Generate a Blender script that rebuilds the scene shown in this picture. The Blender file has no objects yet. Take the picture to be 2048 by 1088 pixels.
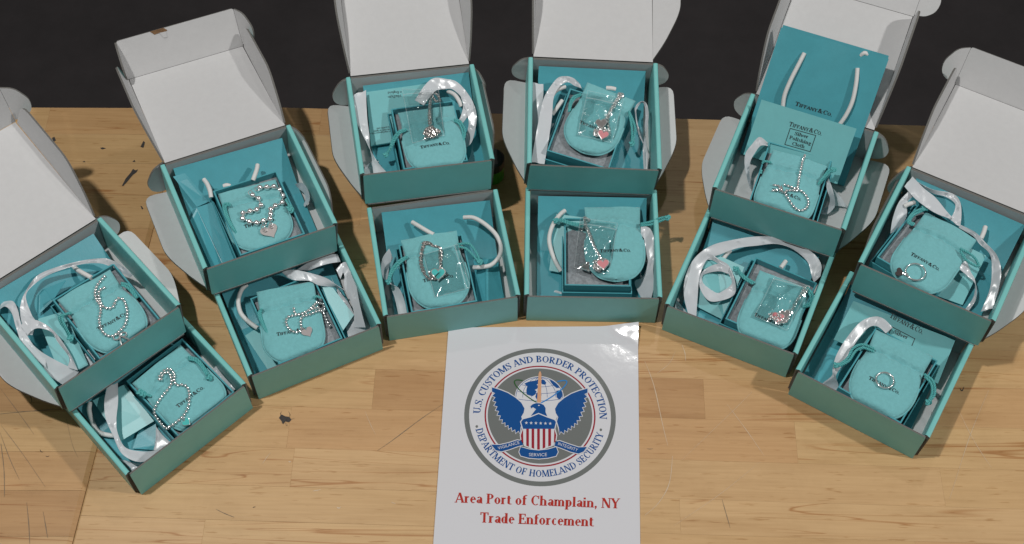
import bpy, math, random
import numpy as np
from mathutils import Matrix, Vector

SC = bpy.context.scene
COL = SC.collection
rnd = random.Random(7)
R = math.radians

# ------------------------------------------------------------------ camera
FPX = 2570.918                       # focal length in pixels of the 2048 px wide picture
TILT, ROLL, CAMH = 1.018037, 0.017416, 1.266883
_fw = np.array([0, math.cos(TILT), -math.sin(TILT)])
_rt = np.array([1.0, 0, 0])
_up = np.cross(_rt, _fw)
CR = np.array([math.cos(ROLL) * _rt + math.sin(ROLL) * _up, -math.sin(ROLL) * _rt + math.cos(ROLL) * _up, _fw])
CC = np.array([0, 0, CAMH])
cam = bpy.data.cameras.new('camera')
cam.sensor_width = 36
cam.lens = FPX / 2048 * 36
cam.clip_start = 0.05
cam.clip_end = 50
camo = bpy.data.objects.new('camera', cam)
COL.objects.link(camo)
camo.matrix_world = Matrix(((CR[0][0], CR[1][0], -CR[2][0], 0), (CR[0][1], CR[1][1], -CR[2][1], 0),
                            (CR[0][2], CR[1][2], -CR[2][2], CAMH), (0, 0, 0, 1)))
SC.camera = camo

# ------------------------------------------------------------------ world and lamps
w = bpy.data.worlds.new('World')
SC.world = w
w.use_nodes = True
w.node_tree.nodes['Background'].inputs[0].default_value = (1.0, 1.0, 1.0, 1)
w.node_tree.nodes['Background'].inputs[1].default_value = 0.09

def area(name, loc, target, size, power, col):
    l = bpy.data.lights.new(name, 'AREA')
    l.shape = 'DISK'
    l.size = size
    l.energy = power
    l.color = col
    o = bpy.data.objects.new(name, l)
    COL.objects.link(o)
    o.location = loc
    o.rotation_euler = (Vector(target) - Vector(loc)).to_track_quat('-Z', 'Y').to_euler()
LAMP = (1.0, 0.98, 0.95)
area('ceiling_lamp', (-0.80, 0.48, 2.6), (0, 0.68, 0), 0.10, 35.5, LAMP)
area('ceiling_lamp', (2.2, 0.25, 2.6), (0.0, 0.68, 0), 0.14, 39, LAMP)
area('ceiling_lamp', (0.40, 2.06, 2.4), (0.0, 0.68, 0), 0.09, 4, LAMP)

SC.view_settings.view_transform = 'Standard'
SC.view_settings.look = 'None'
SC.view_settings.exposure = 0.0
SC.view_settings.gamma = 1.0
SC.render.engine = 'CYCLES'
SC.cycles.max_bounces = 8
SC.cycles.transparent_max_bounces = 12

# ------------------------------------------------------------------ materials
def mat(name, base, rough=0.6, metal=0.0, coat=0.0, noise=None, bump=None, sheen=0.0, spec=0.5, var=0.0):
    m = bpy.data.materials.new(name)
    m.use_nodes = True
    nt = m.node_tree
    b = nt.nodes['Principled BSDF']
    b.inputs['Base Color'].default_value = (*base, 1)
    b.inputs['Roughness'].default_value = rough
    b.inputs['Metallic'].default_value = metal
    b.inputs['Coat Weight'].default_value = coat
    b.inputs['Coat Roughness'].default_value = 0.12
    b.inputs['Specular IOR Level'].default_value = spec
    b.inputs['Sheen Weight'].default_value = sheen
    tc = nt.nodes.new('ShaderNodeTexCoord')
    if noise:
        sc, amt = noise
        n = nt.nodes.new('ShaderNodeTexNoise')
        n.inputs['Scale'].default_value = sc
        n.inputs['Detail'].default_value = 6
        n.inputs['Roughness'].default_value = 0.65
        nt.links.new(tc.outputs['Object'], n.inputs['Vector'])
        mr = nt.nodes.new('ShaderNodeMapRange')
        mr.inputs[1].default_value = 0.3
        mr.inputs[2].default_value = 0.7
        mr.inputs[3].default_value = 1 - amt
        mr.inputs[4].default_value = 1 + amt * 0.6
        nt.links.new(n.outputs['Fac'], mr.inputs[0])
        mx = nt.nodes.new('ShaderNodeVectorMath')
        mx.operation = 'SCALE'
        mx.inputs[0].default_value = base
        nt.links.new(mr.outputs[0], mx.inputs['Scale'])
        nt.links.new(mx.outputs[0], b.inputs['Base Color'])
    if bump:
        sc, st, dist = bump
        n2 = nt.nodes.new('ShaderNodeTexNoise')
        n2.inputs['Scale'].default_value = sc
        n2.inputs['Detail'].default_value = 4
        nt.links.new(tc.outputs['Object'], n2.inputs['Vector'])
        bp = nt.nodes.new('ShaderNodeBump')
        bp.inputs['Strength'].default_value = st
        bp.inputs['Distance'].default_value = dist
        nt.links.new(n2.outputs['Fac'], bp.inputs['Height'])
        nt.links.new(bp.outputs[0], b.inputs['Normal'])
    return m

M = {}
M['card'] = mat('teal_card', (0.190, 0.532, 0.512), 0.40, noise=(28, 0.06), bump=(120, 0.12, 0.0008))
M['white'] = mat('white_board', (0.55, 0.55, 0.552), 0.75, noise=(140, 0.03), bump=(420, 0.1, 0.0005))
M['cut'] = mat('board_edge', (0.15, 0.145, 0.135), 0.9, noise=(900, 0.3))
M['bag'] = mat('bag_paper', (0.072, 0.335, 0.395), 0.34, noise=(60, 0.06), bump=(700, 0.25, 0.0003))
M['box'] = mat('gift_box_paper', (0.062, 0.315, 0.365), 0.45, noise=(120, 0.06), bump=(900, 0.2, 0.0003))
M['note'] = mat('light_teal_paper', (0.165, 0.47, 0.49), 0.38, noise=(80, 0.04), bump=(600, 0.1, 0.0003))
M['pouch'] = mat('suede', (0.185, 0.475, 0.50), 0.95, noise=(260, 0.08), bump=(150, 0.45, 0.003), sheen=0.25, spec=0.2)
M['cord'] = mat('teal_cord', (0.09, 0.40, 0.40), 0.6)
M['rope'] = mat('white_cord', (0.68, 0.68, 0.67), 0.7, bump=(900, 0.3, 0.0004))
M['satin'] = mat('satin', (0.58, 0.61, 0.64), 0.25, noise=(40, 0.04), bump=(30, 0.10, 0.004), sheen=0.15)
M['silver'] = mat('silver', (0.90, 0.89, 0.88), 0.16, metal=0.82)
M['silver_dark'] = mat('aged_silver', (0.62, 0.59, 0.57), 0.22, metal=0.85)
M['tag'] = mat('brushed_silver', (0.64, 0.60, 0.585), 0.38, metal=0.6, bump=(500, 0.2, 0.0003))
M['tagdark'] = mat('dark_silver', (0.12, 0.10, 0.10), 0.3, metal=0.6)
M['tagdark2'] = mat('grey_silver', (0.34, 0.31, 0.31), 0.35, metal=0.7)
M['felt'] = mat('felt', (0.27, 0.295, 0.315), 0.95, noise=(300, 0.35), bump=(500, 0.6, 0.001))
M['pink'] = mat('pink_enamel', (0.62, 0.24, 0.26), 0.35)
M['enamel'] = mat('teal_enamel', (0.08, 0.50, 0.48), 0.15, coat=0.5)
M['ink'] = mat('black_ink', (0.012, 0.016, 0.018), 0.5)
M['sheet'] = mat('laminated_paper', (0.64, 0.64, 0.67), 0.07, coat=0.0, bump=(30, 0.05, 0.004))
for k, c in dict(i_grey=(0.16, 0.17, 0.165), i_blue=(0.010, 0.075, 0.26), i_red=(0.30, 0.02, 0.035), i_white=(0.64, 0.64, 0.67),
                 i_text=(0.42, 0.035, 0.025), i_peach=(0.62, 0.34, 0.20), i_green=(0.03, 0.11, 0.03), i_sky=(0.03, 0.22, 0.55)).items():
    M[k] = mat(k, c, 0.09, bump=(30, 0.05, 0.004))
M['dark'] = mat('dark_stain', (0.045, 0.04, 0.038), 0.8, noise=(500, 0.4))
M['grime'] = mat('pencil_grey', (0.22, 0.165, 0.11), 0.8)
M['pale'] = mat('pale_scratch', (0.62, 0.50, 0.36), 0.7)
M['kraft'] = mat('torn_kraft', (0.20, 0.11, 0.05), 0.9, noise=(300, 0.4))
M['green'] = mat('green_plastic', (0.06, 0.30, 0.02), 0.4)
M['black'] = mat('black_rubber', (0.02, 0.02, 0.02), 0.5)
M['floor'] = mat('dark_floor', (0.026, 0.022, 0.023), 0.85, noise=(9, 0.25), bump=(60, 0.2, 0.003))

def plastic():
    m = bpy.data.materials.new('clear_plastic')
    m.use_nodes = True
    nt = m.node_tree
    out = nt.nodes['Material Output']
    nt.nodes.remove(nt.nodes['Principled BSDF'])
    tr = nt.nodes.new('ShaderNodeBsdfTransparent')
    tr.inputs[0].default_value = (0.97, 0.98, 0.98, 1)
    gl = nt.nodes.new('ShaderNodeBsdfGlossy')
    gl.inputs['Roughness'].default_value = 0.09
    mx = nt.nodes.new('ShaderNodeMixShader')
    lw = nt.nodes.new('ShaderNodeFresnel')
    lw.inputs['IOR'].default_value = 1.5
    ma = nt.nodes.new('ShaderNodeMath')
    ma.operation = 'MULTIPLY_ADD'
    ma.inputs[1].default_value = 1.0
    ma.inputs[2].default_value = 0.0
    tc = nt.nodes.new('ShaderNodeTexCoord')
    n = nt.nodes.new('ShaderNodeTexNoise')
    n.inputs['Scale'].default_value = 30
    n.inputs['Detail'].default_value = 1.5
    n.inputs['Distortion'].default_value = 1.2
    bp = nt.nodes.new('ShaderNodeBump')
    bp.inputs['Strength'].default_value = 0.8
    bp.inputs['Distance'].default_value = 0.007
    L = nt.links.new
    L(tc.outputs['Object'], n.inputs['Vector'])
    L(n.outputs['Fac'], bp.inputs['Height'])
    L(bp.outputs[0], gl.inputs['Normal'])
    L(lw.outputs[0], ma.inputs[0])
    L(ma.outputs[0], mx.inputs[0])
    L(tr.outputs[0], mx.inputs[1])
    L(gl.outputs[0], mx.inputs[2])
    L(mx.outputs[0], out.inputs[0])
    return m
M['plastic'] = plastic()

def wood(name, tint):
    m = bpy.data.materials.new(name)
    m.use_nodes = True
    nt = m.node_tree
    N = nt.nodes.new
    L = nt.links.new
    b = nt.nodes['Principled BSDF']
    b.inputs['Roughness'].default_value = 0.42
    g = N('ShaderNodeNewGeometry')
    oi = N('ShaderNodeObjectInfo')
    off = N('ShaderNodeCombineXYZ')
    mu = N('ShaderNodeMath'); mu.operation = 'MULTIPLY'; mu.inputs[1].default_value = 37.0
    L(oi.outputs['Random'], mu.inputs[0])
    L(mu.outputs[0], off.inputs[0]); L(mu.outputs[0], off.inputs[1]); L(mu.outputs[0], off.inputs[2])
    ad = N('ShaderNodeVectorMath'); ad.operation = 'ADD'
    L(g.outputs['Position'], ad.inputs[0]); L(off.outputs[0], ad.inputs[1])
    def nz(scale, mapping, detail, dist=0.0, rough=0.5):
        mp = N('ShaderNodeMapping'); mp.inputs['Scale'].default_value = mapping
        L(ad.outputs[0], mp.inputs[0])
        t = N('ShaderNodeTexNoise'); t.inputs['Scale'].default_value = scale
        t.inputs['Detail'].default_value = detail; t.inputs['Distortion'].default_value = dist
        t.inputs['Roughness'].default_value = rough
        L(mp.outputs[0], t.inputs['Vector'])
        return t.outputs['Fac']
    def ramp(fac, stops):
        r = N('ShaderNodeValToRGB')
        el = r.color_ramp.elements
        while len(el) < len(stops): el.new(0.5)
        for e, (p, c) in zip(el, stops): e.position = p; e.color = (*c, 1)
        L(fac, r.inputs[0])
        return r.outputs[0]
    def mul(a, bb, fac=1.0):
        x = N('ShaderNodeMix'); x.data_type = 'RGBA'; x.blend_type = 'MULTIPLY'; x.inputs[0].default_value = fac
        L(a, x.inputs[6]); L(bb, x.inputs[7])
        return x.outputs[2]
    sep = N('ShaderNodeSeparateColor'); L(oi.outputs['Color'], sep.inputs[0])
    base = ramp(sep.outputs[0], [(0.0, (0.46 * tint[0], 0.262 * tint[1], 0.116 * tint[2])), (0.3, (0.58 * tint[0], 0.380 * tint[1], 0.182 * tint[2])),
                                       (0.65, (0.53 * tint[0], 0.316 * tint[1], 0.146 * tint[2])), (1.0, (0.61 * tint[0], 0.412 * tint[1], 0.208 * tint[2]))])
    broad = ramp(nz(9, (0.5, 4.5, 1), 4, 0.6), [(0.2, (0.86, 0.81, 0.75)), (0.5, (1, 1, 1)), (0.8, (1.04, 1.03, 1.02))])
    fine = ramp(nz(120, (0.12, 3.2, 1), 5, 0.3), [(0.3, (0.92, 0.89, 0.85)), (0.6, (1.02, 1.01, 1.0))])
    fleck = ramp(nz(420, (0.10, 1.0, 1), 2, 0.0), [(0.27, (0.78, 0.69, 0.58)), (0.36, (1, 1, 1))])
    heart = ramp(nz(5.0, (0.35, 6.5, 1), 2, 1.6), [(0.486, (1, 1, 1)), (0.498, (0.70, 0.52, 0.38)), (0.502, (0.72, 0.55, 0.40)), (0.52, (1, 1, 1))])
    hm = ramp(nz(2.0, (1, 4.0, 1), 1), [(0.52, (0, 0, 0)), (0.60, (1, 1, 1))])
    c = mul(mul(mul(base, broad), fine), fleck)
    hx = N('ShaderNodeMix'); hx.data_type = 'RGBA'; hx.blend_type = 'MULTIPLY'
    L(hm, hx.inputs[0]); L(c, hx.inputs[6]); L(heart, hx.inputs[7])
    dirt = ramp(nz(14, (1, 1, 1), 7, 0.4, 0.7), [(0.30, (0.80, 0.77, 0.72)), (0.52, (1, 1, 1))])
    L(mul(hx.outputs[2], dirt, 0.35), b.inputs['Base Color'])
    bp = N('ShaderNodeBump'); bp.inputs['Strength'].default_value = 0.12; bp.inputs['Distance'].default_value = 0.0006
    L(nz(160, (0.1, 2.5, 1), 4), bp.inputs['Height'])
    L(bp.outputs[0], b.inputs['Normal'])
    return m
M['wood'] = wood('beech', (1, 1, 1))
M['wood_old'] = wood('worn_beech', (0.95, 0.94, 0.92))

# ------------------------------------------------------------------ geometry helpers
def eye4(): return np.eye(4)
def xf(T, pts):
    p = np.asarray(pts, float).reshape(-1, 3)
    return p @ T[:3, :3].T + T[:3, 3]
def trz(c, yaw=0.0):
    T = np.eye(4); a = math.cos(yaw); s = math.sin(yaw)
    T[:2, :2] = [[a, -s], [s, a]]; T[:3, 3] = c
    return T
def tag(o, label=None, cat=None, group=None, kind=None):
    if label: o['label'] = label
    if cat: o['category'] = cat
    if group: o['group'] = group
    if kind: o['kind'] = kind
    return o
def mesh(name, verts, faces, mats, fm=None, smooth=False):
    me = bpy.data.meshes.new(name)
    me.from_pydata([tuple(map(float, v)) for v in verts], [], [tuple(f) for f in faces])
    for m in (mats if isinstance(mats, (list, tuple)) else [mats]): me.materials.append(M[m])
    if fm is not None: me.polygons.foreach_set('material_index', fm)
    if smooth:
        me.polygons.foreach_set('use_smooth', [True] * len(me.polygons))
        me.update()
        me.set_sharp_from_angle(angle=R(48))
    me.update()
    return me
def link(name, me, parent=None, Mw=None):
    o = bpy.data.objects.new(name, me)
    COL.objects.link(o)
    if parent is not None: o.parent = parent
    if Mw is not None:
        m4 = Matrix(Mw.tolist())
        if parent is None: o.matrix_world = m4
        else: o.matrix_local = m4
    return o
class Thing:
    """authoring frame -> root frame; parts are written in the authoring frame"""
    def __init__(s, name, label, cat, frame, c=(0, 0, 0), yaw=0.0, group=None):
        s.W = frame @ trz(c, yaw)
        s.T = np.linalg.inv(s.W) @ frame
        s.root = tag(link(name, None, None, s.W), label, cat, group)
        s.root.empty_display_size = 0.02
    def part(s, name, geo, mats, parent=None, fm=None, smooth=False, label=None):
        v, f = geo
        o = link(name, mesh(name, xf(s.T, v), f, mats, fm, smooth), parent or s.root)
        if label: o['label'] = label
        return o
def single(name, label, cat, frame, geo, mats, c, yaw=0.0, group=None, fm=None, smooth=False):
    W = frame @ trz(c, yaw); T = np.linalg.inv(W) @ frame
    return tag(link(name, mesh(name, xf(T, geo[0]), geo[1], mats, fm, smooth), None, W), label, cat, group)
def merge(*gs):
    V = []; F = []
    for v, f in gs:
        o = len(V); V += [tuple(x) for x in v]; F += [tuple(i + o for i in q) for q in f]
    return V, F
def spline(P, n=6, closed=False):
    P = [np.asarray(p, float) for p in P]
    if len(P) < 3 and not closed:
        return np.array([P[0] + (P[-1] - P[0]) * t for t in np.linspace(0, 1, n + 1)])
    out = []
    k = len(P)
    for i in range(k if closed else k - 1):
        if closed: a, b, c, d = P[i - 1], P[i], P[(i + 1) % k], P[(i + 2) % k]
        else: a, b, c, d = P[max(i - 1, 0)], P[i], P[i + 1], P[min(i + 2, k - 1)]
        for t in np.arange(n) / n:
            out.append(0.5 * (2 * b + (c - a) * t + (2 * a - 5 * b + 4 * c - d) * t * t + (3 * b - a - 3 * c + d) * t ** 3))
    if not closed: out.append(P[-1])
    return np.array(out)
def frames(P):
    T = np.gradient(P, axis=0); T /= np.linalg.norm(T, axis=1)[:, None] + 1e-12
    n = np.cross(T[0], [0.123, 0.2, 1.0]); n /= np.linalg.norm(n)
    Ns = []
    for t in T:
        n = n - t * (n @ t); n /= np.linalg.norm(n) + 1e-12; Ns.append(n)
    Ns = np.array(Ns)
    return T, Ns, np.cross(T, Ns)
def tube(P, r, k=8, closed=False, cap=True):
    P = np.asarray(P, float)
    T, A, B = frames(P)
    r = np.broadcast_to(r, (len(P),))
    V = []
    for p, a, b, rr in zip(P, A, B, r):
        for j in range(k):
            t = 2 * math.pi * j / k
            V.append(p + rr * (math.cos(t) * a + math.sin(t) * b))
    n = len(P); F = []
    for i in range(n if closed else n - 1):
        for j in range(k):
            i2 = (i + 1) % n
            F.append((i * k + j, i * k + (j + 1) % k, i2 * k + (j + 1) % k, i2 * k + j))
    if cap and not closed:
        F.append(tuple(range(k))[::-1]); F.append(tuple((n - 1) * k + j for j in range(k)))
    return V, F
def rope(P, r, pitch=0.0032, k=5):
    """two strands twisted about a path"""
    P = np.asarray(P, float)
    seg = np.linalg.norm(np.diff(P, axis=0), axis=1); s = np.concatenate([[0], np.cumsum(seg)])
    n = max(8, int(s[-1] / pitch * 7))
    u = np.linspace(0, s[-1], n)
    Q = np.stack([np.interp(u, s, P[:, i]) for i in range(3)], 1)
    T, A, B = frames(Q)
    g = []
    for ph in (0, math.pi):
        a = u / pitch * 2 * math.pi + ph
        H = Q + (A * np.cos(a)[:, None] + B * np.sin(a)[:, None]) * r * 0.55
        g.append(tube(H, r * 0.62, k))
    return merge(*g)
def knot(c, r):
    t = np.linspace(0, 2 * math.pi, 40, endpoint=False)
    P = np.stack([np.sin(t) + 2 * np.sin(2 * t), np.cos(t) - 2 * np.cos(2 * t), -np.sin(3 * t)], 1) * r / 3.0
    return tube(P + np.asarray(c), r * 0.40, 6, closed=True)
def prism(poly, O, X, Y, th):
    """top face at O, thickness th below it"""
    O, X, Y = map(np.asarray, (O, X, Y))
    N = np.cross(X, Y); N = N / np.linalg.norm(N)
    k = len(poly)
    top = [O + X * a + Y * b for a, b in poly]
    V = top + [p - N * th for p in top]
    F = [tuple(range(k)), tuple(range(2 * k - 1, k - 1, -1))] + [(i, i + k, (i + 1) % k + k, (i + 1) % k) for i in range(k)]
    return V, F
def ccw(poly):
    a = sum(p[0] * q[1] - q[0] * p[1] for p, q in zip(poly, poly[1:] + poly[:1]))
    return poly if a > 0 else poly[::-1]
def box(x0, x1, y0, y1, z0, z1):
    V = [(x, y, z) for z in (z0, z1) for x, y in ((x0, y0), (x1, y0), (x1, y1), (x0, y1))]
    return V, [(3, 2, 1, 0), (4, 5, 6, 7), (0, 1, 5, 4), (1, 2, 6, 5), (2, 3, 7, 6), (3, 0, 4, 7)]
def strip(A, B, th=0.0003):
    """ribbon between two edge curves, with thickness"""
    A = np.asarray(A); B = np.asarray(B); n = len(A)
    C = [A, A * 0.67 + B * 0.33, A * 0.33 + B * 0.67, B]
    ph_ = rnd.uniform(0, 6)
    fold = np.array([[0, 0, .0013 * math.sin(i * .42 + ph_) + .0005 * math.sin(i * 1.1 + 2 * ph_)] for i in range(n)])
    C[1] = C[1] + fold; C[2] = C[2] - fold * .7
    m = 4
    V = []
    for sgn in (1, -1):
        for i in range(n):
            i0, i1 = max(i - 1, 0), min(i + 1, n - 1)
            nn = np.cross(A[i1] + B[i1] - A[i0] - B[i0], B[i] - A[i]); nn = nn / (np.linalg.norm(nn) + 1e-12)
            for j in range(m): V.append(C[j][i] + nn * th * 0.5 * sgn)
    F = []
    o = n * m
    for i in range(n - 1):
        for j in range(m - 1):
            q = (i * m + j, i * m + j + 1, (i + 1) * m + j + 1, (i + 1) * m + j)
            F.append(q[::-1]); F.append(tuple(x + o for x in q))
        for j in (0, m - 1):
            q = (i * m + j, (i + 1) * m + j, (i + 1) * m + j + o, i * m + j + o)
            F.append(q)
    return V, F
_ico = None
def sphere(c, r, seg=10, rings=7, sx=1, sy=1, sz=1):
    V = [(c[0], c[1], c[2] + r * sz)]
    for i in range(1, rings):
        th = math.pi * i / rings
        for j in range(seg):
            ph = 2 * math.pi * j / seg
            V.append((c[0] + r * sx * math.sin(th) * math.cos(ph), c[1] + r * sy * math.sin(th) * math.sin(ph), c[2] + r * sz * math.cos(th)))
    V.append((c[0], c[1], c[2] - r * sz))
    F = [(0, 1 + j, 1 + (j + 1) % seg) for j in range(seg)]
    for i in range(rings - 2):
        a = 1 + i * seg
        F += [(a + j, a + seg + j, a + seg + (j + 1) % seg, a + (j + 1) % seg) for j in range(seg)]
    a = 1 + (rings - 2) * seg; e = len(V) - 1
    F += [(a + j, e, a + (j + 1) % seg) for j in range(seg)]
    return V, F

# the place each pixel of the photograph looks at
def ray(u, v): return CC, CR.T @ np.array([(u - 1024) / FPX, (544 - v) / FPX, 1.0])
def ground(u, v, z=0.0):
    c, d = ray(u, v); s = (z - c[2]) / d[2]
    return c + s * d

# ------------------------------------------------------------------ lettering
def _line(x0, y0, x1, y1, wd, n=1):
    d = np.array([x1 - x0, y1 - y0]); L = np.linalg.norm(d); nn = np.array([-d[1], d[0]]) / L * wd / 2
    # keep flat ends for slanted strokes by measuring their width horizontally
    if abs(y1 - y0) > abs(x1 - x0) * 0.3: nn = np.array([-wd / 2 * np.sign(y1 - y0) / max(0.75, abs(d[1]) / L), 0])
    p0 = np.array([x0, y0]); p1 = np.array([x1, y1])
    return [((p0 + d * t + nn), (p0 + d * t - nn)) for t in np.linspace(0, 1, n + 1)]
def _arc(cx, cy, rx, ry, a0, a1, K, N):
    n = max(5, int(abs(a1 - a0) / 20))
    out = []
    for a in np.radians(np.linspace(a0, a1, n + 1)):
        wd = N + (K - N) * abs(math.cos(a)) ** 1.5
        out.append((np.array([cx + (rx + wd / 2 - K / 2) * math.cos(a), cy + (ry) * math.sin(a)]),
                    np.array([cx + (rx - wd / 2 - K / 2) * math.cos(a), cy + (ry - (N if abs(math.sin(a)) > .3 else N)) * math.sin(a)])))
    return out
def _poly(pts):
    P = np.array([p[:2] for p in pts], float); P3 = spline([(a, b, c) for a, b, c in pts], 3)
    P = P3[:, :2]; T = np.gradient(P, axis=0); T /= np.linalg.norm(T, axis=1)[:, None]
    Nn = np.stack([-T[:, 1], T[:, 0]], 1)
    return [(p + n * wd / 2, p - n * wd / 2) for p, n, wd in zip(P, Nn, P3[:, 2])]
S_ = [(.47, .80, .08), (.40, .93, .07), (.28, .965, .07), (.15, .9, .12), (.115, .77, .16), (.2, .62, .19), (.3, .53, .21), (.41, .43, .2), (.475, .27, .17), (.44, .12, .11), (.32, .035, .07), (.19, .05, .07), (.10, .2, .08)]
def glyph(ch, K, N):
    st = []; 
    def L(x0, y0, x1, y1, q): st.append(_line(x0, y0, x1, y1, K if q == 'K' else N))
    def C(cx, cy, rx, ry, a0, a1): st.append(_arc(cx, cy, rx, ry, a0, a1, K, N))
    def S(x, y, l):
        h = N * .8; y0 = y if y < .3 else y - h
        st.append([(np.array([x - l / 2, y0 + h]), np.array([x - l / 2, y0])), (np.array([x + l / 2, y0 + h]), np.array([x + l / 2, y0]))])
    def V(x, y0, y1): st.append(_line(x, y0, x, y1, N))
    def stem(x, y0=0, y1=1, s0=True, s1=True, l=None):
        L(x, y0, x, y1, 'K'); l = l or K + .14
        if s0: S(x, y0, l)
        if s1: S(x, y1, l)
    w = .7
    n2 = N / 2
    if ch == 'A': L(.07, 0, .36, 1, 'N'); L(.36, 1, .65, 0, 'K'); L(.19, .32, .52, .32, 'N'); S(.07, 0, .22); S(.65, 0, .32); w = .74
    elif ch == 'B': stem(.17); C(.3, .75, .27, .25, -90, 90); C(.31, .26, .32, .26, -90, 90); L(.17, 1 - n2, .3, 1 - n2, 'N'); L(.17, .5, .3, .5, 'N'); L(.17, n2, .31, n2, 'N'); w = .68
    elif ch == 'C': C(.42, .5, .36, .5, 48, 312); V(.66, .66, .97); w = .74
    elif ch == 'D': stem(.17); C(.3, .5, .45, .5, -90, 90); L(.17, 1 - n2, .3, 1 - n2, 'N'); L(.17, n2, .3, n2, 'N'); w = .8
    elif ch in 'EF':
        stem(.17); L(.17, 1 - n2, .56, 1 - n2, 'N'); V(.56, .74, 1); L(.17, .52, .42, .52, 'N'); V(.43, .4, .64); w = .64
        if ch == 'E': L(.17, n2, .57, n2, 'N'); V(.58, 0, .28)
    elif ch == 'G': C(.42, .5, .36, .5, 48, 320); V(.66, .66, .97); L(.64, .06, .64, .42, 'K'); S(.62, .46, .32); w = .8
    elif ch == 'H': stem(.18); stem(.64); L(.18, .5, .64, .5, 'N'); w = .82
    elif ch == 'I': stem(.19); w = .38
    elif ch == 'L': stem(.17); L(.17, n2, .56, n2, 'N'); V(.58, 0, .3); w = .64
    elif ch == 'M': L(.13, 0, .13, 1, 'N'); L(.16, 1, .47, .05, 'K'); L(.47, .05, .78, 1, 'N'); L(.8, 0, .8, 1, 'K'); S(.13, 0, .24); S(.8, 0, .34); S(.12, 1, .24); S(.82, 1, .3); w = .96
    elif ch == 'N': L(.13, 0, .13, 1, 'N'); L(.15, 1, .65, 0, 'K'); L(.67, 0, .67, 1, 'N'); S(.13, 0, .24); S(.67, 1, .24); S(.12, 1, .2); w = .8
    elif ch == 'O': C(.4, .5, .36, .5, 0, 360); w = .8
    elif ch in 'PR':
        stem(.17); C(.3, .73, .3, .27, -90, 90); L(.17, 1 - n2, .3, 1 - n2, 'N'); L(.17, .48, .3, .48, 'N'); w = .64
        if ch == 'R': L(.33, .47, .62, 0, 'K'); S(.64, 0, .22); w = .76
    elif ch == 'S': st.append(_poly([(a, b, c * K / .2) for a, b, c in S_])); V(.49, .70, .96); V(.08, .04, .30); w = .58
    elif ch == 'T': stem(.34, s1=False); L(.04, 1 - n2, .64, 1 - n2, 'N'); V(.05, .74, 1); V(.63, .74, 1); w = .68
    elif ch == 'U': L(.18, .3, .18, 1, 'K'); S(.18, 1, .34); C(.39, .32, .21 + K / 2, .32, 180, 360); L(.6, .3, .6, 1, 'N'); S(.6, 1, .24); w = .78
    elif ch == 'V': L(.08, 1, .36, 0, 'K'); L(.37, 0, .64, 1, 'N'); S(.09, 1, .3); S(.64, 1, .22); w = .72
    elif ch == 'Y': L(.08, 1, .35, .46, 'K'); L(.36, .46, .62, 1, 'N'); L(.35, 0, .35, .48, 'K'); S(.35, 0, .34); S(.09, 1, .3); S(.62, 1, .22); w = .7
    elif ch == '&': C(.36, .77, .2, .23, 0, 360); C(.3, .25, .28, .25, 40, 330); L(.24, .66, .70, 0, 'K'); L(.5, .2, .68, .5, 'N'); S(.7, .5, .2); S(.74, 0, .18); w = .84
    elif ch in '.,':
        st.append(_line(.13, 0, .13, .17, .17)); w = .28
        if ch == ',': st.append(_line(.09, -.16, .16, 0, .08))
    elif ch == 'a': C(.25, .2, .2, .2, 0, 360); L(.42, .04, .42, .5, 'K'); C(.29, .46, .13 + K / 2, .22, 0, 160); S(.47, 0, .16); w = .54
    elif ch == 'c': C(.27, .33, .24, .34, 50, 312); w = .48
    elif ch == 'd': C(.26, .33, .23, .34, 0, 360); L(.44, 0, .44, 1, 'K'); S(.40, 1, .2); S(.49, 0, .18); w = .6
    elif ch == 'e': C(.27, .33, .24, .34, 0, 312); L(.10, .37, .44, .37, 'N'); w = .5
    elif ch == 'f': L(.18, 0, .18, .82, 'K'); C(.33, .8, .15 + K / 2, .2, 55, 180); L(.05, .64, .36, .64, 'N'); S(.18, 0, .32); w = .4
    elif ch == 'g': C(.26, .42, .22, .25, 0, 360); C(.26, -.1, .24, .17, 0, 360); L(.4, .6, .52, .64, 'N'); w = .54
    elif ch in 'hn':
        L(.15, 0, .15, 1 if ch == 'h' else .66, 'K'); S(.15, 0, .3); S(.12, 1 if ch == 'h' else .66, .2)
        C(.31, .44, .16 + K / 2, .23, 0, 150); L(.47, 0, .47, .46, 'K'); S(.47, 0, .3); w = .63
    elif ch == 'm':
        for x in (.15, .45, .75): L(x, 0, x, .66 if x < .2 else .46, 'K'); S(x, 0, .27)
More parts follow.
